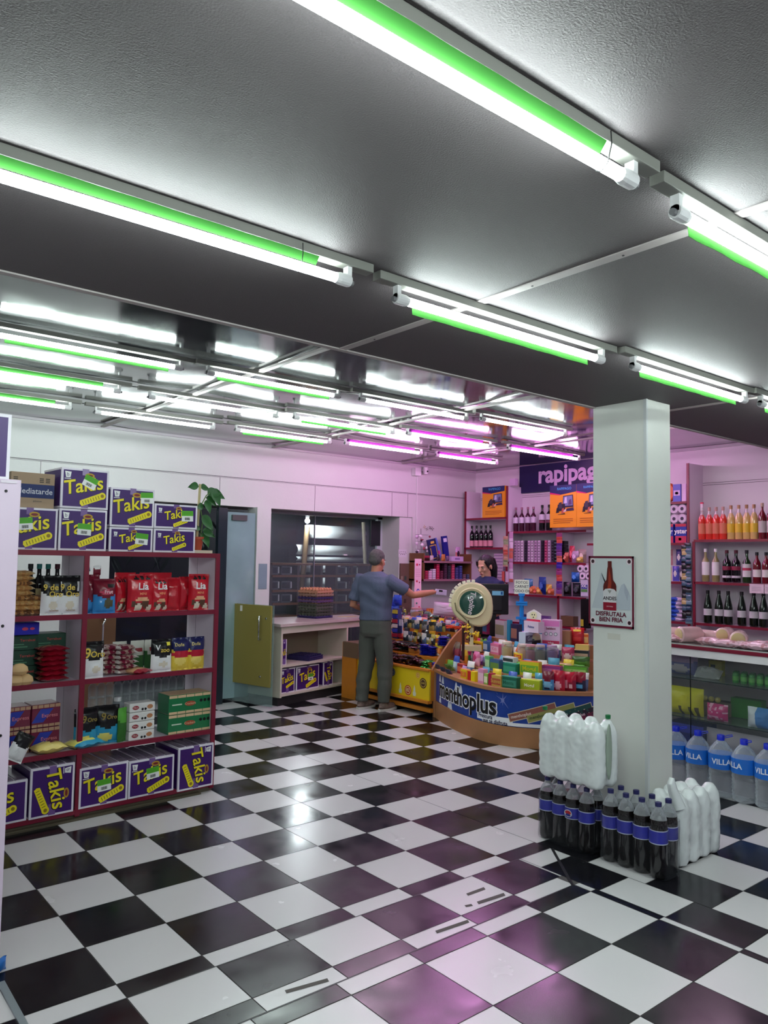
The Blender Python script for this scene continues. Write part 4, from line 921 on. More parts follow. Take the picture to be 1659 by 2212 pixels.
# ---- curved wing
def ml(px,k,dx=.03,dz=0,rz=0,rx=0,s=1):
    d0,z=TZ[k]; s_=s_of(px,z,d0+dx); p,d=at_s(s_,d0+dx); a=math.atan2(d.y,d.x)
    return Tm((p.x,p.y,z+dz),a*.5+(-PI/2+ .1)*.5-.10+rz,rx,0,s)
def FX(name,px,k,w,h,d,col,label,cat='box',band=None,txt=None,dx=.03,dz=.0,rz=0,top_=None,grp=None):
    key=(name,w,h,d,col,txt); return goods(key,bxm(name,w,d,h,P(*col,.35),P(*top_) if top_ else None,P(*band) if band else None,txt),name,label,cat,ml(px,k,dx,dz,rz),grp)
def FB(name,px,k,w,h,d,c1,c2,label,cat='bag',ell=None,txt=None,dx=.03,dz=.0,rz=0,rx=0,seed=0,lim=.5):
    t=thing(name,label,cat,T=ml(px,k,dx,dz,rz,rx)); pillow(w,h,d,two(P(*c1,.28,coat=.3),P(*c2,.28,coat=.3),lim=lim,ell=ell),9,10,seed=seed).build('bag',t,smooth=True)
    if txt: q=MB(); putx(q,txt[0],txt[1],P(*txt[2]),face((0,-d/2-.006,txt[3]),(1,0,0)),bold=.02); q.build('lettering',t)
    return t
# front step
FX('candy_box',1001,0,.10,.085,.05,(236,206,40),'yellow candy box with red and orange print near the left end','box',(230,120,60),'25',top_=(236,150,120))
FX('candy_box',1013,0,.05,.085,.05,(206,44,40),'narrow red candy box between two yellow ones','box')
FX('candy_box',1021,0,.06,.09,.05,(238,214,30),'plain bright yellow candy box at the left end','box')
FX('candy_box',1038,0,.08,.13,.05,(226,150,190),'pink and white candy box standing in the front row','box',(240,200,220),dz=0)
FX('candy_box',1049,0,.05,.10,.05,(150,190,90),'light green card candy box in the front row','box',(230,240,200))
FX('candy_box',1058,0,.04,.11,.05,(176,30,70),'slim magenta candy box in the front row','box')
FX('biscuit_box',1071,0,.12,.10,.06,(206,170,80),'gold biscuit box in the front row','box',(180,90,60),'Suaves')
FX('biscuit_box',1098,0,.17,.10,.07,(30,104,84),'dark green wafer box in the front row','box',(60,140,120),'Menta',top_=(60,150,130))
FX('biscuit_box',1143,0,.19,.085,.07,(170,190,40),'lime yellow gummy box in the front row','box',None,'Mogul',top_=(200,214,60))
FB('gummy_bag',1184,0,.11,.17,.05,(120,16,44),(70,140,200),'crimson topped bag with light blue bears print','bag',[(.5,.35,.4,.18,P(130,190,230)),(.4,.2,.25,.1,P(30,40,90))],seed=1)
FB('gummy_bag',1206,0,.12,.18,.05,(190,14,50),(190,20,56),'bright crimson gummy bag with pink hearts print','bag',[(.5,.3,.3,.2,P(236,170,190)),(.5,.3,.18,.12,P(200,20,60))],seed=2)
FB('gummy_bag',1229,0,.13,.17,.05,(196,16,54),(150,16,50),'wide crimson gummy bag with white streak print','bag',[(.3,.4,.15,.2,P(230,150,170)),(.7,.3,.15,.1,P(240,190,200))],seed=3)
FB('gummy_bag',1252,0,.11,.17,.05,(150,14,44),(24,30,60),'crimson and navy gummy bag touching the pillar','bag',[(.5,.3,.3,.15,P(90,170,220))],seed=4)
for i,px in enumerate((950,962,974)):
    FB('dark_pouch',px,0,.09,.07,.04,(40,50,70),(60,40,90),'dark pouch hanging over the left end of the rim, %s of three'%['leftmost','middle','rightmost'][i],'pouch',rx=.7,dx=-.0,dz=.0,seed=i)
FB('green_bag',978,0,.14,.09,.05,(70,120,50),(110,150,70),'green candy bag lying at the left end behind dark pouches','bag',dx=.08,dz=.02,rx=.9)
FB('net_bag',983,1,.11,.17,.06,(120,110,90),(160,60,80),'netted bag of dark sweets leaning on the divider','bag',[(.5,.4,.2,.3,P(90,40,60)),(.2,.6,.1,.3,P(200,196,180))],dx=.02,rx=-.2)
# second step
FB('cone_bag',1005,1,.08,.13,.05,(240,190,60),(226,140,40),'orange yellow cone shaped sweet bag','bag',dx=.0)
FX('gum_tray',1010,1,.16,.05,.08,(240,60,160),'hot pink marshmallow tray','tray',None,None,dx=.09,dz=.06,top_=(255,90,190))
FB('pink_bag',1030,1,.10,.14,.06,(226,120,170),(236,170,200),'pink lollipop bag right of the pink tray','bag',[(.5,.6,.3,.2,P(200,60,110))])
FX('mint_box',1052,1,.07,.12,.05,(110,190,120),'pale green mint box in the second row','box',(180,220,170))
FX('bar_tray',1068,1,.13,.10,.07,(70,110,150),'blue and green bar display tray in the second row','tray',(110,150,70),top_=(50,70,110))
FX('bar_tray',1100,1,.15,.09,.07,(20,130,104),'shiny teal bar display tray in the second row','tray',(60,160,130),top_=(30,150,120))
FX('white_box',1097,1,.14,.05,.06,(226,226,226),'white open box on top of the teal tray row','box',(60,60,60),dx=.08,dz=.09)
FX('gummy_tray',1143,1,.18,.12,.07,(216,206,40),'yellow and green fruit gummy tray in the second row','tray',(120,180,60),'Mogul',top_=(214,120,60))
FX('gummy_tray',1190,1,.17,.09,.07,(150,60,140),'purple fruit gummy tray in the second row','tray',(190,110,170),'Gomas',top_=(170,30,60))
FX('gummy_tray',1242,1,.20,.09,.07,(100,180,60),'bright green apple gummy tray in the second row','tray',(170,210,120),'Frut',top_=(70,120,40))
# third step
for i,(px,f1,ld,l) in enumerate(((1130,(206,150,110),(220,200,190),'clear jar of cream and pink lollipops'),(1095,(214,180,110),(230,220,200),'clear jar of golden wrapped sweets'),(1146,(140,50,80),(206,150,160),'clear jar of maroon sweets'),(1166,(90,90,70),(200,180,180),'clear jar of olive and blue sweets'),(1192,(106,40,130),(190,160,190),'clear jar of purple sweets'))):
    goods('jar%d'%i,jarm('candy_jar',.052,.14,P(*f1,.5),P(*ld)),'candy_jar',l+' on the third step','jar',ml(px,2,.06))
FX('gum_box',1118,2,.10,.06,.07,(236,206,50),'yellow topped red gum box in front of the jars','box',(210,60,40),'Mogul',dx=.01)
FX('gum_box',1119,1,.10,.05,.05,(210,60,40),'red orange gum box on the second step below the yellow one','box',None,None,dx=.11,dz=.03)
FX('pink_box',1068,2,.14,.10,.06,(226,120,160),'pink kiddie candy box on the third step','box',(240,190,210),'Kids')
FX('blue_box',1048,2,.08,.10,.06,(60,110,170),'blue candy box on the third step left of pink one','box',(200,210,230))
FB('heart_bag',1227,2,.12,.13,.06,(170,40,80),(200,120,140),'maroon pink sweet bag right of the purple jar','bag',[(.5,.4,.3,.2,P(230,200,200))])
FX('dark_tray',1254,2,.14,.10,.08,(40,48,50),'black tray with tan sweets touching the pillar','tray',(206,170,140),top_=(200,160,130))
FB('green_mesh_bag',1255,1,.16,.09,.06,(60,100,40),(90,140,50),'leafy green bag behind the apple gummy tray','bag',dx=.12,dz=.08)
FX('yellow_carton',1003,2,.09,.10,.05,(230,196,50),'small yellow carton with brown drawing left on the third step','box',(120,70,40))
FX('yellow_carton',1030,2,.20,.07,.06,(226,190,20),'long yellow chocolate carton with dark ovals','box',(60,40,20),'Bon')
FB('cup_bag',1006,2,.10,.06,.06,(244,214,60),(236,190,50),'yellow round cupcake bag in front of the long carton','bag',dx=-.02,dz=-.02)
FX('kids_card',1046,3,.09,.13,.05,(170,50,110),'magenta and blue kids card pack on the top step','box',(70,120,180))
FX('lolly_box',1079,3,.17,.18,.07,(206,196,206),'white lollipop carton with maroon top on the top step','box',(150,150,120),None,top_=(140,40,80))
FX('lolly_box',1075,2,.15,.09,.06,(120,130,110),'grey green lollipop tray below the white carton','tray',(190,120,110),dx=.10)
FX('striped_box',1146,3,.18,.12,.07,(196,206,226),'white chewing gum display box, lower part','box',(90,90,120),'Gum')
# cow faced display with header card
t=thing('header_display','pink and blue gum display with a cream header card','display',T=ml(1147,3,.0,.12)); bx('tray',(-.09,0,0),(.09,.08,.10),P(220,200,220),t)
q=MB(); q.prism([(-.09,.10),(.09,.10),(.09,.17),(.05,.19),(.0,.21),(-.05,.19),(-.09,.17)],0,.006,P(236,226,226),Tm((0,.04,0),rx=PI/2)); q.build('header_card',t)
q=MB(); K=face((0,.030,.155),(1,0,0)); flat(q,disc(.035,14,.045),P(240,232,190),K)
for x,z in ((-.014,.006),(.014,.006),(0,-.018)): flat(q,[(a+x,b+z) for a,b in disc(.007,8)],BK,K,.001)
flat(q,rect(-.088,-.054,.088,-.036),P(206,40,80),K); putx(q,'Palitos',.03,P(60,70,140),face((0,-.002,.05),(1,0,0)),bold=.02); q.build('card_print',t)
t=thing('pink_display','pink and white gum display box right of the cream header card','display',T=ml(1190,3,.0,.0)); bx('carton',(-.085,0,0),(.085,.07,.24),P(226,190,220),t)
q=MB(); K=face((0,-.002,.12),(1,0,0)); flat(q,rect(-.08,.06,.08,.112),P(230,130,200),K); putx(q,'beldent',.03,P(120,20,60),K@Matrix.Translation((0,.04,.001)),bold=.02)
for x in (-.045,0,.045): flat(q,[(a+x,b-.01) for a,b in disc(.017,12)],P(120,130,140),K,.001); flat(q,[(a+x,b-.01) for a,b in disc(.012,12)],P(226,220,230),K,.0015)
flat(q,rect(-.08,-.11,.08,-.07),P(196,50,90),K,.001); putx(q,'Infinit',.024,P(246,236,240),K@Matrix.Translation((0,-.09,.002))); q.build('print',t)
FB('red_nut_bag',1247,3,.13,.17,.07,(200,30,40),(190,24,40),'red peanut bag with yellow heading on the top step','bag',[(.5,.82,.35,.06,P(236,200,60)),(.55,.4,.3,.15,P(220,60,60))])
FX('cream_box',1257,2,.12,.05,.06,(226,196,110),'cream box on the black tray by the pillar','box',None,None,dx=.05,dz=.10)
FX('brown_carton',1218,3,.12,.14,.08,(170,120,90),'plain brown carton right of the pink display','box')
FX('teal_card',1098,3,.05,.20,.03,(40,130,170),'tall teal card between lollipop carton and navy cup','card')
FX('navy_cup_box',1110,3,.10,.17,.06,(40,36,76),'navy box with orange figure behind the orange cone','box',(150,100,90))
q=MB(); q.lathe([(.035,0),(.002,.08)],P(236,110,50,.4),Tm((0,0,0)),12); o=q.build('orange_cone',smooth=True); o.matrix_world=ml(1121,2,.12,.06); tag(o,'small orange cone shaped toy on the counter','toy')
# yellow and brown hanging toys by the tape measure
random.seed(5)
for i,(px,py) in enumerate(((1002,1358),(1013,1352),(1019,1371),(1013,1376),(1026,1366),(1008,1368))):
    p=dep(px,py,7.42); q=MB()
    for k in range(5): q.lathe([(.001,-.012),(.011,-.006),(.012,.004),(.001,.013)],P(240,206,60,.4) if k<3 else P(70,30,30,.4),Tm((random.uniform(-.018,.018),random.uniform(-.01,.01),random.uniform(-.02,.02))),8)
    o=q.build('plush_charm',smooth=True); o.location=p; tag(o,'small yellow and brown charm hanging below the tape measure sign','charm','hanging charms')
q=MB(); q.tube([dep(1012,1340,7.44),dep(1013,1360,7.44),dep(1014,1386,7.44)],.006,P(60,30,26),6); q.box((5.40,5.33,.60),(5.42,5.35,.95),P(60,30,26)); tag(q.build('charm_hanger'),'dark brown hanger holding the yellow charms','hanger')
# packets that fill the gaps of both wings
random.seed(33)
FC=[((236,206,40),(220,120,40)),((226,60,120),(240,170,200)),((40,140,80),(120,190,80)),((60,90,190),(180,200,230)),((180,30,50),(230,120,90)),((120,50,140),(200,150,210)),((230,230,225),(90,110,150)),((220,110,50),(240,200,120)),((40,40,48),(180,170,130)),((80,160,190),(230,230,210)),((150,190,60),(230,220,90)),((140,60,50),(210,170,130))]
def filler(T,i,grp,lab,dark=False):
    k=(8,3,6,0,11,4)[i%6] if dark else i%12; a_,b_=FC[k]
    kind=(i*7)%3
    if kind==0: mk=pk('sweet_pouch',.085,.12,.035,two(P(*a_,.3,coat=.3),P(*b_,.3,coat=.3),ell=[(.5,.45,.28,.16,P(*[min(255,x+50) for x in b_],.3))]),7,8,k)
    elif kind==1: mk=bxm('sweet_pouch',.10,.07,.075,P(*a_,.35),P(*b_,.4),P(*b_,.4))
    else: mk=pk('sweet_pouch',.11,.085,.04,two(P(*b_,.3,coat=.3),P(*a_,.3,coat=.3),lim=.35),7,8,k+3)
    goods('fill%d_%d'%(k,kind),mk,'sweet_packet',lab,'sweets',T,grp)
n_=0
for st2,rng,cnt in ((0,(958,1262),30),(1,(985,1262),28),(2,(990,1262),28),(3,(1030,1262),26)):
    for i in range(cnt):
        px=rng[0]+(rng[1]-rng[0])*(i+.5)/cnt+random.uniform(-2,2); n_+=1
        filler(ml(px,st2,.115+random.uniform(-.01,.01) if st2 else .12,.0,random.uniform(-.25,.25),random.uniform(-.25,0),random.uniform(1.05,1.3)),n_+st2*5,'sweet packets between the displays','small bright sweet packet wedged between the displays of the curved counter')
for st2,rng,cnt,dx in ((1,(896,962),12,.13),(2,(842,965),20,.13),(2,(846,968),16,.03),(3,(846,985),26,.03),(3,(860,990),20,.12)):
    for i in range(cnt):
        px=rng[0]+(rng[1]-rng[0])*(i+.5)/cnt+random.uniform(-2,2); n_+=1
        filler(yl(px,st2,dx,.0,random.uniform(-.3,.3),random.uniform(-.5,0),random.uniform(.8,1.15)),n_+st2,'sweet packets on the yellow counter','small sweet packet wedged among the rows of the yellow counter',dark=(st2<3))
# ================================================================ tape measure shaped mint sign
TC=dep(1019,1302,7.62); d=(CAM-TC); d.z=0; d.normalize(); a=math.atan2(d.y,d.x)+PI/2
t=thing('tape_measure_sign','giant cream tape measure dispenser with round green badge','dispenser',T=Tm(TC,a))
CRE=P(214,200,160,.35); R_=.205
q=MB(); body=[]
for k in range(48):
    an=2*PI*k/48; r=R_
    if -1.9<an-2*PI*(an>PI)<-.1: 
        dd=an-2*PI*(an>PI); r=R_*(1+.26*math.exp(-((dd+.95)/.55)**2))
    body.append((r*math.cos(an),r*math.sin(an)))
Fm=face((0,0,0),(1,0,0)); q.prism(body,-.05,.05,CRE,Fm); o=q.build('case',t,smooth=True); b=o.modifiers.new('bevel','BEVEL'); b.width=.018; b.segments=3; b.limit_method='ANGLE'
for k in range(9):
    an=PI*.48+.22*k; q=MB(); q.box((R_-.006,-.018,-.045),(R_+.022,.018,.045),P(228,222,196,.35)); q.build('tooth',t,bev=.004,T=None).matrix_local=Fm@Matrix.Rotation(an,4,'Z')
q=MB(); 
for s,r_,rr in ((0,.155,.010),): q.lathe([(.128,.05),(.150,.05),(.150,.062),(.142,.068),(.128,.060)],CRE,Fm,40)
q.build('bezel',t,smooth=True)
q=MB(); q.lathe([(.130,.05),(.128,.058),(.09,.068),(.05,.073),(.001,.075)],P(34,74,62,.2,coat=.6),Fm,40)
putx(q,'Topline',.075,P(226,214,220),Fm@Matrix.Translation((0,0,.078))@Matrix.Rotation(-PI/2-.12,4,'Z'),bold=.01,shear=.2); q.build('green_badge',t,smooth=False)
q=MB(); q.tube([Fm@Vector((-.165,0,.05)),Fm@Vector((-.15,-.075,.052)),Fm@Vector((-.06,-.16,.052)),Fm@Vector((.02,-.24,.05))],.006,P(120,110,80),6); q.build('seam',t)
q=MB(); q.box((-.02,-.0,-.42),(.02,.03,-.18),CRE); q.box((-.10,-.06,-.47),(.10,.08,-.42),CRE); q.build('stand',t)
# till monitor
MC=dep(1066,1294,8.0)
t=thing('till_monitor','black till screen seen from behind, with a pale blue sticker','monitor',T=Tm(MC,a+.15))
bx('screen_housing',(-.18,0,-.16),(.16,.05,.16),BLACK,t,bev=.01); bx('rear_bulge',(-.10,-.03,-.12),(.09,0,.10),mat('black2',c(20,20,24),.5),t,bev=.008)
q=MB(); q.box((-.02,-.032,.04),(.10,-.0305,.085),P(120,190,220)); q.box((.07,-.0335,.048),(.09,-.0325,.078),P(30,90,150)); q.build('sticker',t)
q=MB(); q.box((-.03,.0,-.40),(.03,.04,-.16),BLACK); q.box((-.12,-.08,-.42),(.12,.10,-.40),BLACK); q.build('stand',t)
t=thing('till_desk','brown service desk inside the kiosk under the till screen','desk'); bx('desk_top',(5.9,4.6,.76),(6.35,5.2,.79),WOODD,t); bx('desk_body',(5.98,4.65,0),(6.3,5.15,.76),P(110,70,44,.5),t)
t=thing('rear_desk','low service desk inside the kiosk behind the yellow wing','desk'); bx('desk_top',(6.26,6.35,.80),(6.6,7.35,.83),WOODD,t); bx('desk_body',(6.3,6.4,0),(6.56,7.3,.80),P(110,70,44,.5),t)
# handwritten card on a blue stand
SP_=dep(1127,1269,7.55); t=thing('price_card_stand','blue plastic stand holding a white handwritten card','sign',T=Tm(SP_,a-.1))
bx('card',(-.072,0,-.065),(.072,.004,.075),P(232,232,218,.5),t)
q=MB(); 
for st,z in (('FOTOS',.048),('CARNET',.008),('TODO OK',-.035)): putx(q,st,.036,P(40,44,60),face((0,-.002,z),(1,0,0)),bold=.005)
q.build('handwriting',t)
q=MB(); BS=P(24,130,214,.35); q.tube([(0,.01,-.44),(0,.01,-.06)],.022,BS,8)
for z in (-.07,-.15,-.165,-.30): q.box((-.055 if z!=-.07 else -.03,-.015,z-.012),(.055 if z!=-.07 else .03,.035,z+.012),BS)
q.box((-.06,-.03,-.46),(.06,.05,-.44),BS); q.build('stand',t)
# ================================================================ people: lofted forms fused into one skin
def ell(c_,rx,ry,rz,M=None,n=14,m=10):
    v=[];f=[]
    for j in range(m+1):
        t_=PI*j/m
        for i in range(n): a=2*PI*i/n; v.append((c_[0]+rx*math.sin(t_)*math.cos(a),c_[1]+ry*math.sin(t_)*math.sin(a),c_[2]+rz*math.cos(t_)))
    for j in range(m):
        for i in range(n): f.append((j*n+i,(j+1)*n+i,(j+1)*n+(i+1)%n,j*n+(i+1)%n))
    if M: v=[tuple(M@Vector(p)) for p in v]
    return v,f
def loftz(rings,n=24,pw=2.4):
    "rings (cx,cy,z,rx,ry)"
    v=[];f=[]
    for cx,cy,z,rx,ry in rings:
        for i in range(n):
            a=2*PI*i/n; ca_,sa_=math.cos(a),math.sin(a)
            v.append((cx+rx*abs(ca_)**(2/pw)*(1 if ca_>0 else -1),cy+ry*abs(sa_)**(2/pw)*(1 if sa_>0 else -1),z))
    for j in range(len(rings)-1):
        for i in range(n): f.append((j*n+i,j*n+(i+1)%n,(j+1)*n+(i+1)%n,(j+1)*n+i))
    f.append(tuple(range(n))[::-1]); f.append(tuple((len(rings)-1)*n+i for i in range(n)))
    return v,f
def fuse(name,mb,vox,m,parent=None,sm=3,disp=None):
    o=mb.build(name); r=o.modifiers.new('r','REMESH'); r.mode='VOXEL'; r.voxel_size=vox; r.use_smooth_shade=True
    s=o.modifiers.new('s','SMOOTH'); s.iterations=sm; s.factor=.5
    dg_=bpy.context.evaluated_depsgraph_get(); me=bpy.data.meshes.new_from_object(o.evaluated_get(dg_)); bpy.data.objects.remove(o)
    me.materials.clear(); me.materials.append(m)
    if disp:
        for v in me.vertices: v.co+=v.normal*disp(v.co)
    for p in me.polygons: p.use_smooth=True; p.material_index=0
    o=bpy.data.objects.new(name,me); COL.objects.link(o)
    if parent: o.parent=parent
    return o
def hand(mb,wr,d,up_,s=1,curl=.5,grip=False,side=1):
    "palm from the wrist along d, back of the hand towards up_; thumb on side*x"
    d=Vector(d).normalized(); up_=(Vector(up_)-d*Vector(up_).dot(d)).normalized(); x=d.cross(up_)*side; wr=Vector(wr)
    M=Matrix(((x.x,up_.x,d.x,wr.x),(x.y,up_.y,d.y,wr.y),(x.z,up_.z,d.z,wr.z),(0,0,0,1)))
    v,f=ell((0,0,.045*s),.040*s,.016*s,.055*s,M); mb.add(v,f,SKIN)
    for i,(ox,L) in enumerate(((.030,.068),(.011,.076),(-.009,.071),(-.028,.056))):
        p=[Vector((ox,0,.075))*s]; ang=.15
        for k,seg in enumerate((.42,.32,.26)):
            ang+=curl*(.6+.3*k); p.append(p[-1]+Vector((ox*.15,-math.sin(ang),math.cos(ang)))*(L*seg*s))
        mb.tube([M@q for q in p],[.0095*s,.009*s,.0085*s,.007*s],SKIN,8)
    p=[Vector((.028,-.002,.02)),Vector((.052,-.014,.045)),Vector((.056,-.026,.070)),Vector((.050,-.034,.088))]
    mb.tube([M@(q*s) for q in p],[.014*s,.012*s,.0105*s,.008*s],SKIN,8)
def head(mb,hc,Rh,s=1,fem=False):
    "hc centre; face towards +y before Rh"
    M=Matrix.Translation(hc)@Rh
    def E(c_,a,b,c2): 
        v,f=ell(Vector(c_)*s,a*s,b*s,c2*s,M,18,12); mb.add(v,f,SKIN)
    E((0,-.012,.032),.075,.093,.085)             # skull
    E((0,.030,-.02),.058,.062,.078)              # face
    E((0,.040,-.075),.040 if fem else .047,.045,.036)       # jaw
    E((0,.078,-.098),.018,.014,.015)             # chin
    E((.03,.070,-.025),.022,.018,.02);E((-.03,.070,-.025),.022,.018,.02)   # cheeks
    E((0,.082,.018),.045,.014,.014)              # brow
    mb.tube([M@(Vector(p)*s) for p in ((0,.088,.012),(0,.100,-.010),(0,.112,-.030),(0,.100,-.040))],[.008*s,.010*s,.013*s,.010*s],SKIN,8)
    E((0,.092,-.058),.022,.010,.006);E((0,.090,-.068),.018,.010,.006)      # lips
    for sx_ in (1,-1): E((sx_*.076,-.005,-.012),.010,.019,.031)             # ears
    return M
def face_parts(t,M,s,brow,lip):
    q=MB()
    for sx_ in (1,-1):
        v,f=ell(Vector((sx_*.031,.083,.002))*s,.012*s,.007*s,.007*s,M,10,8); q.add(v,f,P(232,226,222,.2))
        v,f=ell(Vector((sx_*.031,.0885,.002))*s,.0055*s,.003*s,.006*s,M,8,6); q.add(v,f,P(40,26,20,.2))
    q.build('eyes',t,smooth=True)
    q=MB()
    for sx_ in (1,-1): q.tube([M@(Vector(p)*s) for p in ((sx_*.014,.096,.018),(sx_*.032,.096,.024),(sx_*.050,.084,.018))],[.003*s,.004*s,.002*s],brow,6)
    q.build('eyebrows',t,smooth=True)
    q=MB(); v,f=ell(Vector((0,.0985,-.062))*s,.021*s,.006*s,.0065*s,M,12,8); q.add(v,f,lip); q.build('mouth',t,smooth=True)
def person(label,loc,rz,s,dims,arms,headrot,skin,shirt,pants,hairf,lean=0,female=False,shoe=None,group=None):
    global SKIN
    SKIN=skin
    t=thing('person',label,'person',T=Tm(loc,rz)@Matrix.Diagonal((s,s,s,1)))
    wd=dims
    tor=[(0,0,.86,.155*wd,.115),(0,0,.93,.17*wd,.125),(0,.005,1.02,.16*wd,.125),(0,.005,1.12,.165*wd,.125),(0,0,1.24,.19*wd,.125),(0,0,1.33,.195*wd,.118),(0,-.005,1.39,.165*wd,.10),(0,-.01,1.425,.10,.07)]
    legs={}
    b=MB(); v,f=loftz([(x,y,z,a*.93,c_*.92) for x,y,z,a,c_ in tor]); b.add(v,f,SKIN)
    b.tube([(0,-.01,1.38),(0,.0,1.44),(0,.012,1.50)],[.062,.056,.056],SKIN,14)
    hc=Vector((0,.02,1.555)); M=head(b,hc,headrot,1,female)
    for sx_ in (1,-1):
        k=arms[0 if sx_>0 else 1]; sh_,el,wr=k['p']
        b.tube([Vector((sx_*.10,0,1.35)),sh_,(Vector(sh_)+Vector(el))/2,el,(Vector(el)*.6+Vector(wr)*.4),wr],[.05,.056,.046,.038,.038,.026],SKIN,12)
        hand(b,wr,k['d'],k['u'],1,k.get('curl',.5),side=k.get('side',1))
        fx,fy=k['foot']
        b.tube([(sx_*.085,0,.88),(sx_*.095,fy*.3+.01,.68),((sx_*.1+fx)/2,fy*.6+.015,.47),(fx,fy-.01,.28),(fx,fy-.02,.09)],[.085,.078,.056,.05,.036],SKIN,14)
        v,f=ell((fx,fy+.04,.035),.04,.12,.032); b.add(v,f,SKIN)
    body=fuse('body',b,.0075,SKIN,t,2)
    face_parts(t,M,1,hairf['brow'],hairf['lip'])
    # shirt
    q=MB(); v,f=loftz([(x,y,z,a*1.03+.008,c_*1.03+.010) for x,y,z,a,c_ in tor[1:]]+[(0,-.008,1.445,.075,.066)]); q.add(v,f,shirt)
    for sx_ in (1,-1):
        k=arms[0 if sx_>0 else 1]; sh_,el,wr=[Vector(p) for p in k['p']]; e=sh_.lerp(el,k.get('sleeve',.78))
        q.tube([Vector((sx_*.08,0,1.33)),sh_+Vector((0,0,.004)),sh_.lerp(e,.5),e],[.07,.076,.072,.068],shirt,14)
    so=fuse('shirt',q,.008,shirt,t,4,lambda p:.006*noise.noise(p*9)+.004*math.sin(p.z*38+p.x*14+3*noise.noise(p*4)))
    if pants:
        q=MB(); v,f=loftz([(0,0,1.0,.165*wd,.128),(0,0,.9,.178*wd,.135),(0,0,.80,.17*wd,.13),(0,0,.76,.14*wd,.11)]); q.add(v,f,pants)
        for sx_ in (1,-1):
            fx,fy=arms[0 if sx_>0 else 1]['foot']
            q.tube([(sx_*.085,0,.88),(sx_*.098,fy*.3+.01,.68),((sx_*.1+fx)/2,fy*.6+.02,.47),(fx,fy-.01,.28),(fx,fy-.02,.13),(fx,fy-.02,.085)],[.098,.10,.086,.074,.068,.066],pants,16)
        fuse('trousers',q,.009,pants,t,4,lambda p:.004*noise.noise(p*8)+.003*math.sin(p.z*40+6*noise.noise(p*3))*(1 if p.z<.4 else .3))
    for sx_ in (1,-1):
        fx,fy=arms[0 if sx_>0 else 1]['foot']
        q=MB(); v,f=ell((fx,fy+.045,.04),.047,.14,.036,None,16,10); q.add([(x,y,max(.004,z)) for x,y,z in v],f,shoe); v,f=ell((fx,fy-.02,.055),.044,.06,.05); q.add([(x,y,max(.004,z)) for x,y,z in v],f,shoe)
        o=q.build('shoe',t,smooth=True)
        q=MB(); v,f=loftz([(fx,fy+.045,.001,.05,.143),(fx,fy+.045,.022,.05,.143)],20); q.add(v,f,P(196,190,184,.6)); q.build('sole',o)
        q=MB()
        for k in range(4): q.box((fx-.02,fy+.03+.022*k,.070-.004*k),(fx+.02,fy+.036+.022*k,.077-.004*k),P(60,40,44,.6))
        q.build('laces',o)
    return t,M
skM=mat('skin_tan',c(176,116,92),.5,var=.06,vs=20); skW=mat('skin_light',c(206,150,128),.45,var=.04,vs=20)
shM=mat('shirt_blue_grey',c(80,88,110),.85,var=.10,vs=6,bump=.2,bs=120); paM=mat('trousers_grey',c(78,80,74),.85,var=.12,vs=7,bump=.15,bs=90)
shoe=mat('shoe_brown_grey',c(112,92,84),.6,var=.7,vs=30)
V=Vector
arms=[dict(p=(V((.20,.0,1.345)),V((.345,.20,1.20)),V((.46,.42,1.235))),d=(.35,.93,.05),u=(0,.1,1),curl=.35,foot=(.12,.035),sleeve=.66,side=-1),
      dict(p=(V((-.205,-.01,1.345)),V((-.265,-.06,1.075)),V((-.20,.16,1.02))),d=(.4,.9,-.1),u=(-1,.4,.2),curl=.8,foot=(-.12,-.03),sleeve=.80,side=1)]
man,MM=person('man in a blue grey T-shirt and grey trousers reaching across the counter',(5.12,6.355,0),math.radians(-78),1.0,1.0,arms,
    Matrix.Rotation(math.radians(4),4,'Z')@Matrix.Rotation(-.14,4,'X'),skM,shM,paM,dict(brow=P(90,86,84,.7),lip=P(150,84,76,.5)),shoe=shoe)
hg=mat('grey_hair',c(84,81,80),.85,var=.7,vs=45,bump=.8,bs=160)
q=MB()
for c_,a,b_,c2 in (((0,-.016,.038),.0785,.0955,.0865),((0,-.052,.0),.073,.052,.058)):
    v,f=ell(c_,a,b_,c2,MM,22,16); q.add(v,f,hg)
o=fuse('hair',q,.006,hg,man,1,lambda p:.002*noise.noise(p*60))
# keep hair off the face: pull the front down onto the skull
Mi=MM.inverted()
for v in o.data.vertices:
    p=Mi@v.co
    if p.y>.035 and p.z<.075: p.y=.035+(p.y-.035)*.2; p.x*=.93; v.co=MM@p
q=MB(); v,f=ell((0,.066,-.094),.042,.030,.022,MM,14,8); q.add(v,f,P(70,60,56,.8)); q.build('beard',man,smooth=True)
# object in the left hand
q=MB(); q.box((-.05,-.03,0),(.05,.04,.03),BLACK); o=q.build('wallet',bev=.005); o.matrix_world=man.matrix_world@Tm((-.15,.25,.965),.3); tag(o,'small black wallet held in the left hand of the man','wallet')
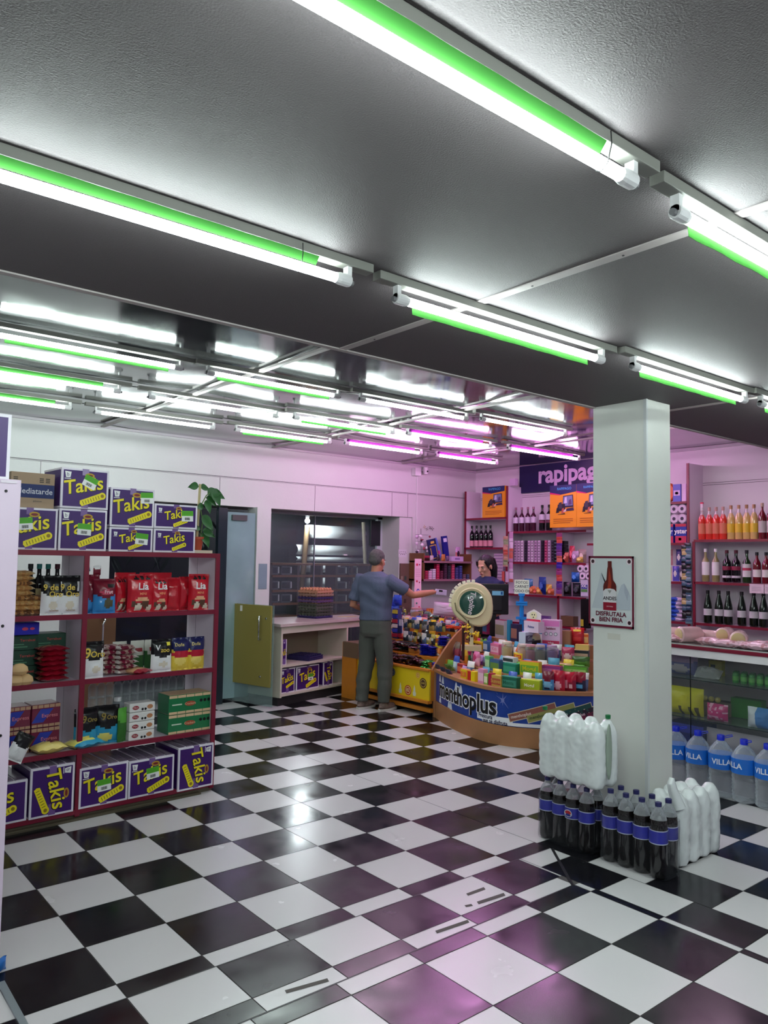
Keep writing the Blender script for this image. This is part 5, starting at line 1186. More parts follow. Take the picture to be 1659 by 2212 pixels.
# cashier
hw=Matrix.Rotation(math.radians(0),4,'Z')@Matrix.Rotation(-.30,4,'X')
armsW=[dict(p=(V((.175,.0,1.33)),V((.23,.02,1.06)),V((.14,.24,1.00))),d=(-.3,.9,0),u=(0,0,1),curl=.4,foot=(.09,.0),sleeve=.6,side=-1),
       dict(p=(V((-.175,.0,1.33)),V((-.23,.02,1.06)),V((-.14,.24,1.00))),d=(.3,.9,0),u=(0,0,1),curl=.4,foot=(-.09,.0),sleeve=.6,side=1)]
shW=mat('shirt_navy',c(26,34,78),.75,bump=.15,bs=90)
wom,MW=person('woman with black hair in a navy top behind the till, looking down','' and 0 or (6.22,5.80,0),math.radians(97),.975,.86,armsW,hw,skW,shW,mat('trousers_black',c(26,26,30),.8),dict(brow=P(24,18,18,.6),lip=P(150,60,66,.4)),female=True,shoe=mat('shoe_black',c(20,20,20),.5))
hb=mat('black_hair',c(14,12,16),.38,var=.3,vs=30,bump=.4,bs=150)
q=MB()
for c_,a,b_,c2 in (((0,-.020,.040),.084,.100,.088),((0,-.070,-.01),.078,.050,.085)):
    v,f=ell(c_,a,b_,c2,MW,22,16); q.add(v,f,hb)
o=fuse('hair',q,.006,hb,wom,1,lambda p:.003*noise.noise(p*40))
Mi=MW.inverted()
for v in o.data.vertices:
    p=Mi@v.co
    if p.y>.045 and p.z<.085: p.y=.045+(p.y-.045)*.2; p.x*=.92; v.co=MW@p
q=MB(); q.tube([MW@V(p) for p in ((0,-.105,.055),(0,-.140,.03),(.0,-.150,-.06),(.01,-.14,-.15),(.02,-.125,-.24),(.02,-.12,-.29))],[.03,.042,.046,.042,.03,.012],hb,12); q.build('ponytail',wom,smooth=True)
q=MB()
for sx_ in (1,-1): q.tube([MW@V((sx_*.055,.060,.075)),MW@V((sx_*.070,.050,.03)),MW@V((sx_*.074,.035,-.02))],[.014,.012,.004],hb,8)
q.build('side_locks',wom,smooth=True)
# ================================================================ soft drink packs at the pillar
COLA=mat('cola_dark',(.006,.004,.004),.12,coat=.6); CLP=thin('pet_clear',(.6,.62,.66),.22,(.86,.88,.9),.06); LBV=P(48,52,170,.3,coat=.3); LBW=P(200,204,226,.35)
CAPV=P(40,40,92,.4)
def cola(r,h):
    q=[]
    def mk(parent):
        MB().lathe([(r*.80,0),(r*.95,.008),(r,.03),(r*.97,h*.30),(r*.97,h*.55),(r,h*.62),(r*.99,h*.70),(r*.93,h*.78)],COLA,n=18).build('drink_body',parent,smooth=True)
        MB().lathe([(r*.935,h*.778),(r*.86,h*.81),(r*.70,h*.86),(r*.38,h*.92),(r*.33,h*.955)],CLP,n=18).build('shoulder',parent,smooth=True)
        MB().lathe([(r*.36,h*.945),(r*.36,h),(r*.30,h*1.003)],CAPV,n=12).build('cap',parent,smooth=True)
        a=MB(); a.lathe([(r*1.015,h*.46),(r*1.015,h*.645)],LBV,n=18); a.lathe([(r*1.02,h*.46),(r*1.02,h*.472)],LBW,n=18); a.lathe([(r*1.02,h*.633),(r*1.02,h*.645)],LBW,n=18)
        a.build('paper_label',parent,smooth=True)
    return mk
root=None
def put_cola(x,y,h,label,grp,logo=False,r=.0455):
    global root
    if root is None or root[1]!=h:
        t=thing('cola_bottle',label,'bottle',(x,y,.004),group=grp); cola(r,h)(t); root=(t,h)
    else: t=dup(root[0],Tm((x,y,.004)),label,grp)
    if logo:
        q=MB(); F=face((-r*1.04,0,h*.55),(0,-1,0)); flat(q,disc(.020,16,.026),P(230,230,236),F,.0); flat(q,[(a,b+.004) for a,b in disc(.011,14,.02)],P(200,30,44),F,.0006); flat(q,[(a,b-.009) for a,b in disc(.007,12,.018)],P(40,50,150),F,.0007); q.build('round_logo',t)
    return t
WRP=thin('shrink_wrap',(.12,.13,.15),.0,(.97,.97,.98),.07,.6,16)
yA=[2.865-.0895*i for i in range(4)]; yB=[2.445-.093*i for i in range(4)]
for i,y in enumerate(yA): put_cola(3.60,y,.335,'dark cola bottle in the far pack under the white pack, front row','cola far pack front',i==2)
for i,y in enumerate(yA): put_cola(3.69,y,.335,'dark cola bottle in the far pack, row against the pillar','cola far pack back')
root=None
for i,y in enumerate(yB): put_cola(3.60,y,.365,['dark cola bottle, first right of the white stacked pack','dark cola bottle in the near pack, second from its left','dark cola bottle in the near pack, third from its left','dark cola bottle at the near corner of the near pack'][i],'cola near pack front')
for i,y in enumerate(yB): put_cola(3.695,y,.365,'dark cola bottle in the near pack, row against the pillar' if i<3 else 'dark cola bottle at the near end beside the white floor pack','cola near pack back' if i<3 else None,False)
q=MB(); F=face((3.695,2.166-.0475,.18),(1,0,0)); 
# shrink film around each pack
def film(name,x0,x1,y0,y1,z0,z1,label,m=WRP,seed=1,amp=.006):
    q=MB(); n=40; mz=14; v=[];f=[]
    pts=[]
    for i in range(n):
        a=2*PI*i/n; cx,cy=(x0+x1)/2,(y0+y1)/2; pw=.35; ca_,sa_=math.cos(a),math.sin(a)
        pts.append((cx+(x1-x0)/2*abs(ca_)**pw*(1 if ca_>0 else -1),cy+(y1-y0)/2*abs(sa_)**pw*(1 if sa_>0 else -1),ca_,sa_))
    for j in range(mz+1):
        z=z0+(z1-z0)*j/mz
        for (x,y,a_,b_) in pts:
            w_=amp*noise.noise((x*14+seed,y*14,z*16)); v.append((x+a_*w_,y+b_*w_,z))
    for j in range(mz):
        for i in range(n): f.append((j*n+i,j*n+(i+1)%n,(j+1)*n+(i+1)%n,(j+1)*n+i))
    q.add(v,f,m); return q
film('w',3.548,3.745,2.545,2.915,.003,.25,'').build('shrink_film',smooth=True)
tag(bpy.data.objects['shrink_film'],'clear shrink film around the far cola pack','film')
o=film('w',3.548,3.748,2.112,2.497,.003,.27,'',seed=4).build('shrink_film',smooth=True); tag(o,'clear shrink film around the near cola pack','film')
# white wrapped packs: one film skin over eight bottles
WF=mat('milky_film',c(224,229,229),.25,coat=.6,bump=.3,bs=14,var=.05,vs=9)
def white_pack(label,x0,y0,nx_,ny_,r,h,z,gap=False):
    t=thing('wrapped_bottle_pack',label,'bottle pack',(x0,y0,z))
    q=MB()
    for i in range(nx_):
        for j in range(ny_):
            q.lathe([(r*.7,0),(r*1.0,.02),(r*1.06,h*.2),(r*1.06,h*.66),(r*.98,h*.76),(r*.86,h*.84),(r*.62,h*.905),(r*.42,h*.945),(r*.15,h*.955)],WF,Tm((r+2*r*i,r+2*r*j,0)),20)
    q.box((r*.22,r*.22,.012),(2*r*nx_-r*.22,2*r*ny_-r*.22,h*.76),WF)
    q.box((r*.45,r*.45,h*.72),(2*r*nx_-r*.45,2*r*ny_-r*.45,h*.86),WF)
    fuse('film_skin',q,.009,WF,t,5,lambda p:.004*noise.noise(p*16)+.003*noise.noise(p*40)); return t
# band of pale green labels glowing through the film comes from the bottles' own labels
wp=white_pack('white film wrapped bottle pack stacked on the dark cola bottles',3.545,2.485,2,4,.0525,.372,.350)
q=MB(); q.box((.075,-.003,.16),(.112,.004,.25),P(30,140,50,.35,coat=.4)); q.box((.08,-.0045,.175),(.105,-.003,.19),P(220,210,60)); q.box((.08,-.005,.21),(.10,-.003,.225),P(200,40,50)); q.build('green_label',wp)
q=MB(); v,f=ell((.093,-.004,.20),.026,.010,.150); q.add(v,f,P(150,165,150,.25,coat=.4)); q.build('film_opening',wp,smooth=True)
q=MB(); q.lathe([(.014,0),(.015,.02),(.012,.022)],P(20,110,60,.4),Tm((.0545,.40,.365)),12); q.lathe([(.014,0),(.015,.02),(.012,.022)],P(20,110,60,.4),Tm((.0545*3,.05,.36)),12); q.build('green_cap',wp,smooth=True)
fp=white_pack('white film wrapped bottle pack standing on the floor beside the pillar',3.775,2.135,4,2,.0535,.385,.004)
q=MB(); q.tube([(.02,.03,.30),(.0,.05,.38),(-.02,.05,.43),(-.012,.05,.455)],[.035,.026,.022,.012],WF,10); q.build('twisted_film_end',fp,smooth=True)
# ================================================================ big water bottles along the glass counter
WATR=thin('water_pet',(.75,.8,.85),.17,(.93,.95,.96),.04,.6,30); BLB=P(30,110,206,.3,coat=.3); CB2=P(24,44,200,.35)
wr_=None
def water(y,label,x=5.165,rz=0):
    global wr_
    if wr_: return dup(wr_,Tm((x,y,.002),rz),label,'large water bottles along the glass counter')
    r=.082; t=thing('water_bottle',label,'bottle',(x,y,.002),rz,'large water bottles along the glass counter')
    pf=[(r*.8,0),(r*.96,.01)]
    for k in range(7): z=.02+.024*k; pf+=[(r,z),(r*.955,z+.012)]
    pf+=[(r,.19),(r,.29),(r*.96,.30),(r*.80,.325),(r*.45,.36),(r*.26,.375),(r*.25,.385)]
    MB().lathe(pf,WATR,n=24).build('bottle_body',t,smooth=True)
    MB().lathe([(r*1.012,.19),(r*1.012,.288)],BLB,n=24).build('paper_label',t,smooth=True)
    q=MB(); v,f=text('VILLA',.05,.02); 
    F=lambda x_: (-math.cos(x_/r)*r*1.03,-math.sin(x_/r)*r*1.03)
    vv=[(F(x_)[0],F(x_)[1],.24+y_) for x_,y_,_ in v]; q.add(vv,f,P(236,240,250)); q.build('lettering',t)
    MB().lathe([(r*.30,.372),(r*.30,.405),(r*.27,.408)],CB2,n=16).build('cap',t,smooth=True)
    q=MB(); q.tube([(0,-.022,.388),(0,-.05,.396),(0,-.075,.405),(0,-.072,.414),(0,-.045,.408),(0,-.022,.398)],.003,CB2,6); q.build('carry_loop',t,smooth=True)
    wr_=t; return t
for i,(y,rz) in enumerate(((2.98,.3),(2.815,.0),(2.65,.5),(2.49,-.5),(2.335,.1),(2.17,0))):
    water(y,['large water bottle just right of the pillar, partly hidden','second large water bottle from the pillar','third large water bottle from the pillar, middle of the row','fourth large water bottle, its label turned to the side','fifth large water bottle, nearest the right edge','sixth large water bottle, cut by the right edge'][i],5.19,rz)
for i,y in enumerate((2.93,2.60)): pass
# ================================================================ tin beer sign on the pillar
X=3.8545; yc=2.612; t=thing('tin_sign','framed white tin beer sign with brown bottle picture on the pillar','sign',(X,yc,1.405))
bx('plate',(-.004,-.152,-.205),(.0,.152,.205),P(200,206,208,.3),t)
K=face((-.0045,0,0),(0,-1,0)); q=MB(); MA=P(104,16,44,.35)
for a in (rect(-.152,-.205,.152,-.192),rect(-.152,.192,.152,.205),rect(-.152,-.205,-.139,.205),rect(.139,-.205,.152,.205)): flat(q,a,MA,K)
for x in (-.122,.122):
    for y in (-.172,.174): flat(q,[(a+x,b+y) for a,b in disc(.019,18)],P(222,206,214),K,.0004); flat(q,[(a+x,b+y) for a,b in disc(.011,14)],P(50,16,30),K,.0008)
q.build('border',t)
q=MB(); _k=0
for pts,cc in (([(-.13,-.10),(-.09,.02),(-.065,.11),(-.03,.05),(.0,.0),(.0,-.10)],(182,188,196)),([(.02,-.08),(.07,.04),(.09,.05),(.13,-.02),(.13,-.10),(.02,-.10)],(178,186,196)),([(-.065,.11),(-.04,.07),(-.05,.03),(-.02,.0),(-.03,.05)],(160,166,180)),([(.09,.05),(.12,.0),(.11,-.05),(.09,.0)],(164,170,184))): _k+=.0002; flat(q,pts,P(*cc),K,.0003+_k)
q.build('mountain_print',t)
q=MB(); bp=[(.0,-.108),(.044,-.108),(.044,.03),(.040,.045),(.022,.068),(.017,.13),(.013,.145),(.013,.176),(0,.176)]
bp=bp+[(-a,b) for a,b in bp[::-1]]; flat(q,[(a*1.0-.006,b) for a,b in bp],P(92,24,20,.3),K,.001)
flat(q,[(-.024,.0),(.0,.0),(.006,.05),(-.0,.10),(-.012,.14),(-.016,.05)],P(150,50,30,.3),K,.0013)
flat(q,[(-.050,-.060),(.038,-.060),(.038,.0),(.024,.014),(-.006,.018),(-.036,.014),(-.050,0)],P(206,204,208),K,.0016)
flat(q,rect(-.050,-.108,.038,-.061),P(140,20,44,.3),K,.0016); flat(q,rect(-.05,-.0625,.038,-.0600),P(220,190,200),K,.002); flat(q,[(-.02,.008),(.008,.008),(-.006,-.012)],P(150,150,146),K,.002)
putx(q,'ANDES',.028,P(30,22,34),K@Matrix.Translation((-.006,-.040,.0022)),bold=.02); putx(q,'cerveza',.014,P(216,180,190),K@Matrix.Translation((-.006,-.085,.0022)))
q.build('bottle_print',t)
q=MB(); putx(q,'DISFRUTALA',.036,P(100,18,48),K@Matrix.Translation((0,-.130,.0015)),bold=.03,sx=1.0); putx(q,'BIEN FRIA',.036,P(100,18,48),K@Matrix.Translation((0,-.162,.0015)),bold=.03,sx=1.0); q.build('slogan',t)
q=MB(); flat(q,rect(-.04,-.025,.045,.01),P(202,200,190,.6),face((3.8592,2.60,1.155),(0,-1,0))); tag(q.build('tape_residue'),'faint tape residue patch on the pillar below the beer sign','tape')
# ================================================================ glass display counter
GX0=5.30; GY0,GY1=1.2,3.36
t=thing('display_counter','glass fronted display counter with maroon and white edge','counter')
bx('end_panel',(GX0,GY1-.02,.0),(GX0+.5,GY1,.96),PWHITE,t); bx('back_panel',(GX0+.48,GY0,.05),(GX0+.5,GY1-.02,.905),P(214,200,204),t)
bx('base_board',(GX0-.0,GY0,.0),(GX0+.48,GY1-.02,.10),P(150,138,146),t)
q=MB(); q.box((GX0-.03,GY0,.905),(GX0+.5,GY1,.960),P(226,222,224)); q.build('white_band',t,bev=.002)
q=MB(); q.box((GX0-.04,GY0,.960),(GX0+.5,GY1,.985),RED); q.build('top_edge',t,bev=.002)
bx('glass_top',(GX0-.03,GY0,.986),(GX0+.5,GY1,.993),mat('top_glass',(.5,.55,.52),.05,alpha=1,coat=1),t)
SG=thin('shelf_glass',(.4,.45,.42),.08,(.85,.93,.9))
for z in (.735,.455): 
    bx('glass_shelf',(GX0+.012,GY0,z),(GX0+.47,GY1-.02,z+.006),SG,t); bx('shelf_edge',(GX0+.008,GY0,z-.001),(GX0+.0118,GY1-.02,z+.007),P(30,40,38,.2),t)
for y0,y1 in ((2.932,GY1-.02),(GY0,2.928)): bx('glass_pane',(GX0+.001,y0,.10),(GX0+.005,y1,.905),thin('front_glass',(.25,.28,.3),.03,(.96,.98,.97)),t)
bx('pane_joint',(GX0,2.928,.10),(GX0+.007,2.932,.905),P(20,24,24,.2),t)
def G(px,x,z): p=onx(px,1450,x); return Vector((x,p.y,z))
RX=-PI/2
def gb(name,px,x,z,w,h,d,f_,label,cat='bag',rx=0,rz=0,seed=0,grp=None):
    t=thing(name,label,cat,T=Tm(G(px,x,z),RX+rz,rx)); t['group']=grp if grp else name+' in the display counter'; pillow(w,h,d,f_,12,12,seed=seed).build('bag',t,smooth=True); return t
for i in range(9):
    px=1592+17.5*i; 
    if px>1690: break
    for j in range(1,3):
        q=MB(); q.lathe([(.020,0),(.022,.004),(.022,.060),(.018,.068)],P(60,140,60,.35),n=12); q.lathe([(.0225,.018),(.0225,.048)],P(110,180,90,.4),n=12); q.lathe([(.018,.068),(.018,.078),(.010,.080)],P(40,110,50,.3),n=12)
        o=q.build('green_can',smooth=True); p=G(px-3*(2-j),5.36+.05*j,.742); o.matrix_world=Tm(p,0,0,0,1.0); tag(o,'small green can in the row on the upper glass shelf','can','green cans on the upper glass shelf')
gb('purple_bag',1474,5.48,.742,.26,.16,.10,two(P(180,150,190),P(110,110,170),ell=[(.5,.3,.3,.2,P(200,190,200))]),'pale purple and white bag on the upper glass shelf beside the pillar',seed=2)
FZ=thin('frosted_bag',(.7,.7,.7),.4,(.9,.9,.9),.2)
gb('clear_bag',1525,5.40,.748,.20,.09,.12,lambda u,v,f:FZ,'crumpled clear plastic bag on the upper glass shelf',rx=-.9,seed=3)
t=thing('yellow_carton','small yellow and black carton at the back of the upper glass shelf','box',T=Tm(G(1545,5.62,.742),RX)); bx('carton',(-.05,0,0),(.05,.05,.11),P(214,200,50,.4),t); bx('stripe',(-.035,-.002,.02),(.0,0,.08),P(40,40,30),t)
gb('yellow_bag',1480,5.40,.464,.30,.20,.12,lambda u,v,f:P(226,214,40,.35) if v>.3 or (int(u*14)%3) else P(90,80,30),'large bright yellow bag on the lower glass shelf by the pillar',seed=5)
t=thing('green_carton','green flat carton on the lower glass shelf','box',T=Tm(G(1610,5.60,.464),RX)); bx('carton',(-.11,0,0),(.11,.08,.14),P(60,140,50,.4),t)
t=thing('brown_carton_pile','dark brown cardboard tray behind the pink bag','box',T=Tm(G(1580,5.66,.464),RX)); bx('tray',(-.2,0,0),(.24,.1,.08),P(110,84,76,.7),t)
gb('pink_bag',1549,5.36,.464,.16,.12,.09,lambda u,v,f:P(216,60,130,.3,coat=.3) if noise.noise((u*6,v*6,1))<.25 else P(240,170,200),'bright pink small bag in the middle of the lower glass shelf',seed=6)
gb('blue_white_bag',1640,5.36,.464,.17,.14,.09,lambda u,v,f:P(226,230,236,.3) if u<.45 else P(80,140,206,.3,coat=.3),'white and light blue bag at the right of the lower glass shelf',seed=7)
for i,px in enumerate((1522,1536,1550)):
    q=MB(); v,f=ell((0,0,.02),.022,.022,.02); q.add(v,f,P(220,196,110,.5)); o=q.build('yellow_roll',smooth=True); o.location=G(px,5.52,.555); o.location.z=.562; tag(o,'small yellow roll in the back of the lower glass shelf','roll','yellow rolls')
t=thing('roll_box','tan box carrying the small yellow rolls','box',T=Tm(G(1536,5.52,.464),RX)); bx('box',(-.12,-.03,0),(.12,.06,.096),P(150,124,110,.6),t)
t=thing('blue_crate','dark blue crate on the floor of the display counter near the pillar','crate',T=Tm(G(1478,5.36,.10),RX)); bx('crate_body',(-.14,0,0),(.14,.2,.30),P(40,44,120,.4),t); bx('crate_rim',(-.145,-.006,.24),(.145,0,.30),P(60,66,170,.4),t)
gb('grey_paper_bag',1590,5.38,.105,.46,.30,.10,lambda u,v,f:P(176,162,172,.6),'large grey paper bag on the floor of the display counter',seed=9)
# cold cuts and cheeses on top
ZT=.9935
HAM=mat('ham_wrap',c(232,186,190),.25,var=.15,vs=14,coat=.5); BEI=P(206,176,130,.4); PINKW=mat('pink_wrap',c(236,190,206),.3,var=.25,vs=25,coat=.5,bump=.4,bs=40)
def log(px,x,r,L,label,rz,z=0,endcol=BEI):
    t=thing('wrapped_cold_cut',label,'cold cut',T=Tm(G(px,x,ZT+r+z),rz))
    MB().lathe([(r*.8,-L/2),(r,-L/2+.01),(r*1.02,0),(r*.97,L/2-.03),(r*.5,L/2),(r*.2,L/2+.02)],HAM,Tm((0,0,0),ry=-PI/2),18).build('meat',t,smooth=True)
    MB().lathe([(r*.82,0),(r*.80,.006),(r*.7,.010)],endcol,Tm((L/2-.004,0,0),ry=PI/2),18).build('cut_end',t,smooth=True)
log(1492,5.42,.058,.20,'cold cut roll with tan cut face, leftmost on the display counter',PI*.86)
log(1470,5.56,.045,.24,'long pale wrapped roll behind the leftmost one, near the pillar',PI*.6)
log(1569,5.52,.052,.17,'tan faced roll standing at the back, middle of the display counter',PI*1.05,.02)
log(1598,5.44,.058,.20,'tan faced cold cut roll right of the middle on the display counter',PI*1.12)
log(1530,5.56,.045,.30,'long pink wrapped ham lying along the back of the display counter',PI*.45)
for i,(px,x,w_,h_,rx) in enumerate(((1455,5.36,.20,.14,.1),(1535,5.38,.20,.12,.0),(1575,5.34,.22,.12,.2),(1610,5.36,.2,.12,-.3),(1640,5.34,.24,.12,0),(1650,5.48,.22,.14,.3))):
    t=thing('sliced_meat_tray','pink film wrapped meat pack lying on the display counter, %s'%['by the pillar','left of centre','at the centre front','right of centre','at the right edge','behind the rightmost one'][i],'meat pack',T=Tm(G(px,x,ZT+.028),RX+rx)@Matrix.Rotation(-PI/2,4,'X')@Matrix.Translation((0,0,-h_/2)))
    pillow(w_,h_,.052,lambda u,v,f:PINKW if noise.noise((u*5,v*5,i))>-.1 else P(200,140,150,.3,coat=.4),12,12,seed=i).build('wrap',t,smooth=True)
q=MB(); q.lathe([(.09,0),(.11,.012),(.112,.016),(.10,.014)],P(60,44,44,.4),n=24); o=q.build('dark_plate',smooth=True); o.location=G(1628,5.50,ZT+.02); o.location.z=ZT; tag(o,'dark shallow plate near the right end of the display counter','plate')
# ================================================================ wall shelves behind the counter
SX=7.60
def shelving(label,y0,y1,zs,verts,zt_):
    t=thing('wall_shelving',label,'shelf')
    for z in zs: q=MB(); q.box((SX+.012,y0,z-.02),(XR-.002,y1,z),PWHITE); q.box((SX,y0,z-.024),(SX+.012,y1,z+.002),RED); q.build('shelf_board',t)
    for y,z0_,z1_ in verts: q=MB(); q.box((SX+.012,y-.01,z0_),(XR-.002,y+.01,z1_),PWHITE); q.box((SX,y-.013,z0_),(SX+.012,y+.013,z1_),RED); q.build('side_panel',t)
    return t
shelving('white wall shelves with maroon edges behind the cashier','' and 0 or 6.73,7.50,(2.152,1.752),((7.49,1.0,2.53),(6.73,1.0,2.56)),0)
shelving('wide maroon edged wall shelves between cashier and pillar',5.50,6.715,(1.958,1.565,1.158,.80),((5.90,.3,1.935),),0)
shelving('maroon edged wall shelves just left of the liquor shelves, beside the pillar',4.22,5.48,(2.236,1.797,1.385,.965),((4.212,.3,2.64),),0)
shelving('liquor shelves at the right edge of the photo',2.4,4.15,(1.828,1.392,.968),((4.152,.3,1.81),),0)
def RY(px,z,x=None): x=x or SX+.06; return (CAM+ray(px,1200)*(x/ray(px,1200).x)).y
def RB(px,z,dx=.06,s=1,rz=0): return Tm((SX+dx,RY(px,z,SX+dx),z),RX+rz,0,0,s)
GREENG=mat('green_glass',c(30,60,26),.08,coat=.4); REDL=mat('orange_liquor',c(220,58,44),.1,coat=.6); YLQ=mat('pale_liquor',c(214,180,110),.1,coat=.6); WWN=mat('white_wine',c(150,140,90),.08,coat=.6); RSE=mat('rose_dark',c(110,20,34),.1,coat=.5); BLK=mat('black_glass',c(12,10,14),.08,coat=.5); CG=mat('clearish',c(214,196,200),.1,coat=.5)
SPF=[(.92,0),(1,.02),(1,.58),(.92,.66),(.42,.78),(.33,.82),(.33,.90)]
ord_=['first','second','third','fourth','fifth','sixth']
def neck(t,col,r,h):
    q=MB(); q.lathe([(r*.93,h*.655),(r*.44,h*.775),(r*.345,h*.82),(r*.345,h*.89)],col,n=14); q.build('bare_neck',t,smooth=True)
for i,px in enumerate((1517,1533,1548,1563)):
    t=bottle(.335,.037,'red orange liquor bottle, %s from the left on the top liquor shelf'%ord_[i],RB(px,1.83),'red orange liquor bottles',REDL,P(190,150,140) if i else P(220,214,214),P(214,120,90),(.18,.50),SPF); neck(t,CG,.037,.335)
    if i==0: bx('pourer',(-.012,-.008,.335),(.014,.008,.375),P(226,206,216),t); bx('pourer_tip',(-.014,-.008,.375),(.016,.008,.392),P(210,40,80),t)
for i,px in enumerate((1580,1597,1614,1630)):
    t=bottle(.345,.037,'yellow labelled pale liquor bottle, %s of four on the top liquor shelf'%ord_[i],RB(px,1.83),'yellow labelled bottles',YLQ,P(176,130,96),P(222,186,50),(.20,.46),SPF); neck(t,CG,.037,.345)
for i,px in enumerate((1648,1666)): bottle(.355,.037,'dark red bottle with grey label at the %s of the top liquor shelf'%['right end','very right end'][i],RB(px,1.83),'dark red bottles',RSE,P(190,160,140),P(190,180,176),(.18,.50),SPF)
for i,px in enumerate((1524,1546)): bottle(.34,.037,'pale white wine bottle with white cap, %s of two'%ord_[i],RB(px,1.396),'white wine bottles',WWN,P(236,232,232),P(236,232,230),(.20,.60))
for i,px in enumerate((1570,1590)): bottle(.325,.043,'dark wine bottle with pink label, %s of two on the middle liquor shelf'%ord_[i],RB(px,1.396),'dark wine bottles with pink labels',BLK,P(80,24,40),P(140,40,70),(.38,.50),None,None,'bottle','bottle',(.14,.21,P(220,214,220)))
bottle(.325,.041,'green bottle with white and pink label on the middle liquor shelf',RB(1613,1.396),None,GREENG,P(30,26,34),P(220,216,214),(.18,.58),None,None,'bottle','bottle',(.38,.46,P(190,60,90)))
for i,px in enumerate((1635,1655)): bottle(.305,.038,'crimson bottle with black cap on the middle liquor shelf, %s of two'%ord_[i],RB(px,1.396),'crimson bottles',RSE,P(18,22,26),P(226,220,214),(.20,.44),SPF)
for i,px in enumerate((1528,1552,1572,1601,1627,1648)): bottle(.335,.042,'green necked dark bottle on the lowest liquor shelf, %s from the left'%ord_[i],RB(px,.972),'dark green necked bottles',mat('dark_green_glass',c(14,26,16),.08,coat=.5),P(20,16,20),P(206,206,206),(.24,.44),[(.95,0),(1,.02),(1,.48),(.86,.60),(.48,.80),(.35,.90),(.33,.96)])
for i,(px,w_) in enumerate(((1634,.14),(1660,.08))):
    q=MB(); F=face((SX-.004,RY(px,1.3,SX),1.345),(0,-1,0)); flat(q,rect(-w_/2,-.045,w_/2,.045),P(226,206,214,.6),F); 
    for k in range(3): flat(q,rect(-w_*.35,-.02+.016*k,w_*.3,-.017+.016*k),P(150,130,150),F,.0005)
    tag(q.build('price_slip'),'%s price slip hanging from the middle liquor shelf'%['wide white','narrow white'][i],'price tag')
# section beside the pillar
def rbox(name,px,z,w_,d_,h_,col,label,cat='box',dx=.03,rz=0,band=None,txt=None,tc=(240,240,240),grp=None):
    t=thing(name,label,cat,T=RB(px,z,dx,1,rz),group=grp); bx('carton',(-w_/2,0,0),(w_/2,d_,h_),P(*col,.4),t)
    if band or txt:
        q=MB(); F=face((0,-.002,h_/2),(1,0,0))
        if band:
            for x0,z0,x1,z1,cc in band: flat(q,rect(x0*w_-w_/2,z0*h_-h_/2,x1*w_-w_/2,z1*h_-h_/2),P(*cc),F)
        if txt: putx(q,txt[0],txt[1],P(*tc),F@Matrix.Translation((0,txt[2],.001)),bold=.03)
        q.build('print',t)
    return t
t=thing('round_orange_pack','round orange pack on the top shelf touching the pillar','pack',T=RB(1438,2.24,.06)); MB().lathe([(.10,0),(.11,.01),(.11,.05),(.10,.06)],P(226,96,40,.35),Tm((.0,.06,.11),rx=PI/2),24).build('disc_pack',t,smooth=True)
q=MB()
for k in range(5): q.box((-.055+.025*k,-.002,.06),(-.045+.025*k,.0,.15),P(250,190,60))
q.build('stripes',t)
rbox('blue_carton',1463,2.24,.09,.07,.19,(90,96,190),'tall lilac blue carton on the top shelf beside the orange pack','box',.05,0,[(.1,.35,.9,.65,(216,190,226)),(.3,.42,.7,.56,(190,40,90))])
rbox('white_carton',1478,2.24,.05,.1,.19,(226,196,226),'narrow pale pink carton against the shelf side on the top shelf','box',.06)
for i in range(3):
    for j in range(2):
        y=RY(1441+17.5*i,2,SX+.04); z=2.056+.105*j-.0
        t=thing('toilet_roll','white toilet roll in the stack on the upper shelf right of the pillar','toilet roll',T=Matrix.Translation((SX+.05,y,z)),group='toilet rolls right of the pillar')
        q=MB(); R1=Matrix.Rotation(PI/2,4,'Y'); q.lathe([(.020,-.03),(.045,-.03),(.049,-.025),(.049,.07),(.020,.07)],P(216,200,216,.7),R1,18); q.build('paper',t,smooth=True)
        q=MB(); q.lathe([(.019,-.031),(.019,-.028),(.001,-.028)],P(70,60,80,.7),R1,14); q.build('core',t)
for i,px in enumerate((1443,1471)): rbox('towel_pack',px,1.80,.125,.12,.20,(30,50,160),'%s red and blue paper pack with white lettering under the toilet rolls'%['left','right'][i],'pack',.02,0,[(0,0,1,.35,(196,40,80)),(0,.85,1,1,(190,40,70)),(.3,.12,.55,.26,(240,170,60))],('yster' if i else 'ster',.07,.02))
for i,(px,w_,h_,cA,l,z) in enumerate(((1447,.075,.17,(176,110,120),'dusty pink pouch',1.56),(1468,.08,.17,(40,44,110),'navy pouch with yellow corner',1.56),(1444,.07,.15,(200,180,70),'yellow blue pouch',1.39),(1460,.08,.16,(60,60,160),'blue and white pouch with face',1.39),(1473,.06,.15,(30,30,60),'dark navy pouch',1.39))):
    t=thing('pouch',l+(' hanging' if z>1.5 else ' standing')+' on the shelf under the paper packs','pouch',T=RB(px,z,.05 if z<1.5 else .09)); pillow(w_,h_,.04,two(P(*cA,.3),P(*[min(255,x+30) for x in cA],.3),ell=[(.5,.5,.25,.2,P(226,216,210))]),8,10,seed=i).build('bag',t,smooth=True)
for j in range(6):
    t=thing('blue_white_pack','blue and white packet in the pile under the pouches, right of the pillar','packet',T=Tm((SX+.10,RY(1458+3*(j%3),1,SX+.1),.985+.042*j),RX+random.uniform(-.15,.15))@Matrix.Rotation(-PI/2,4,'X')@Matrix.Translation((0,0,-.07)),group='blue and white packets pile')
    pillow(.23,.15,.05,lambda u,v,f:P(50,90,190,.3) if abs(u-.5+.2*math.sin(v*5))<.18 else P(220,206,226,.3),12,10,seed=j).build('bag',t,smooth=True)
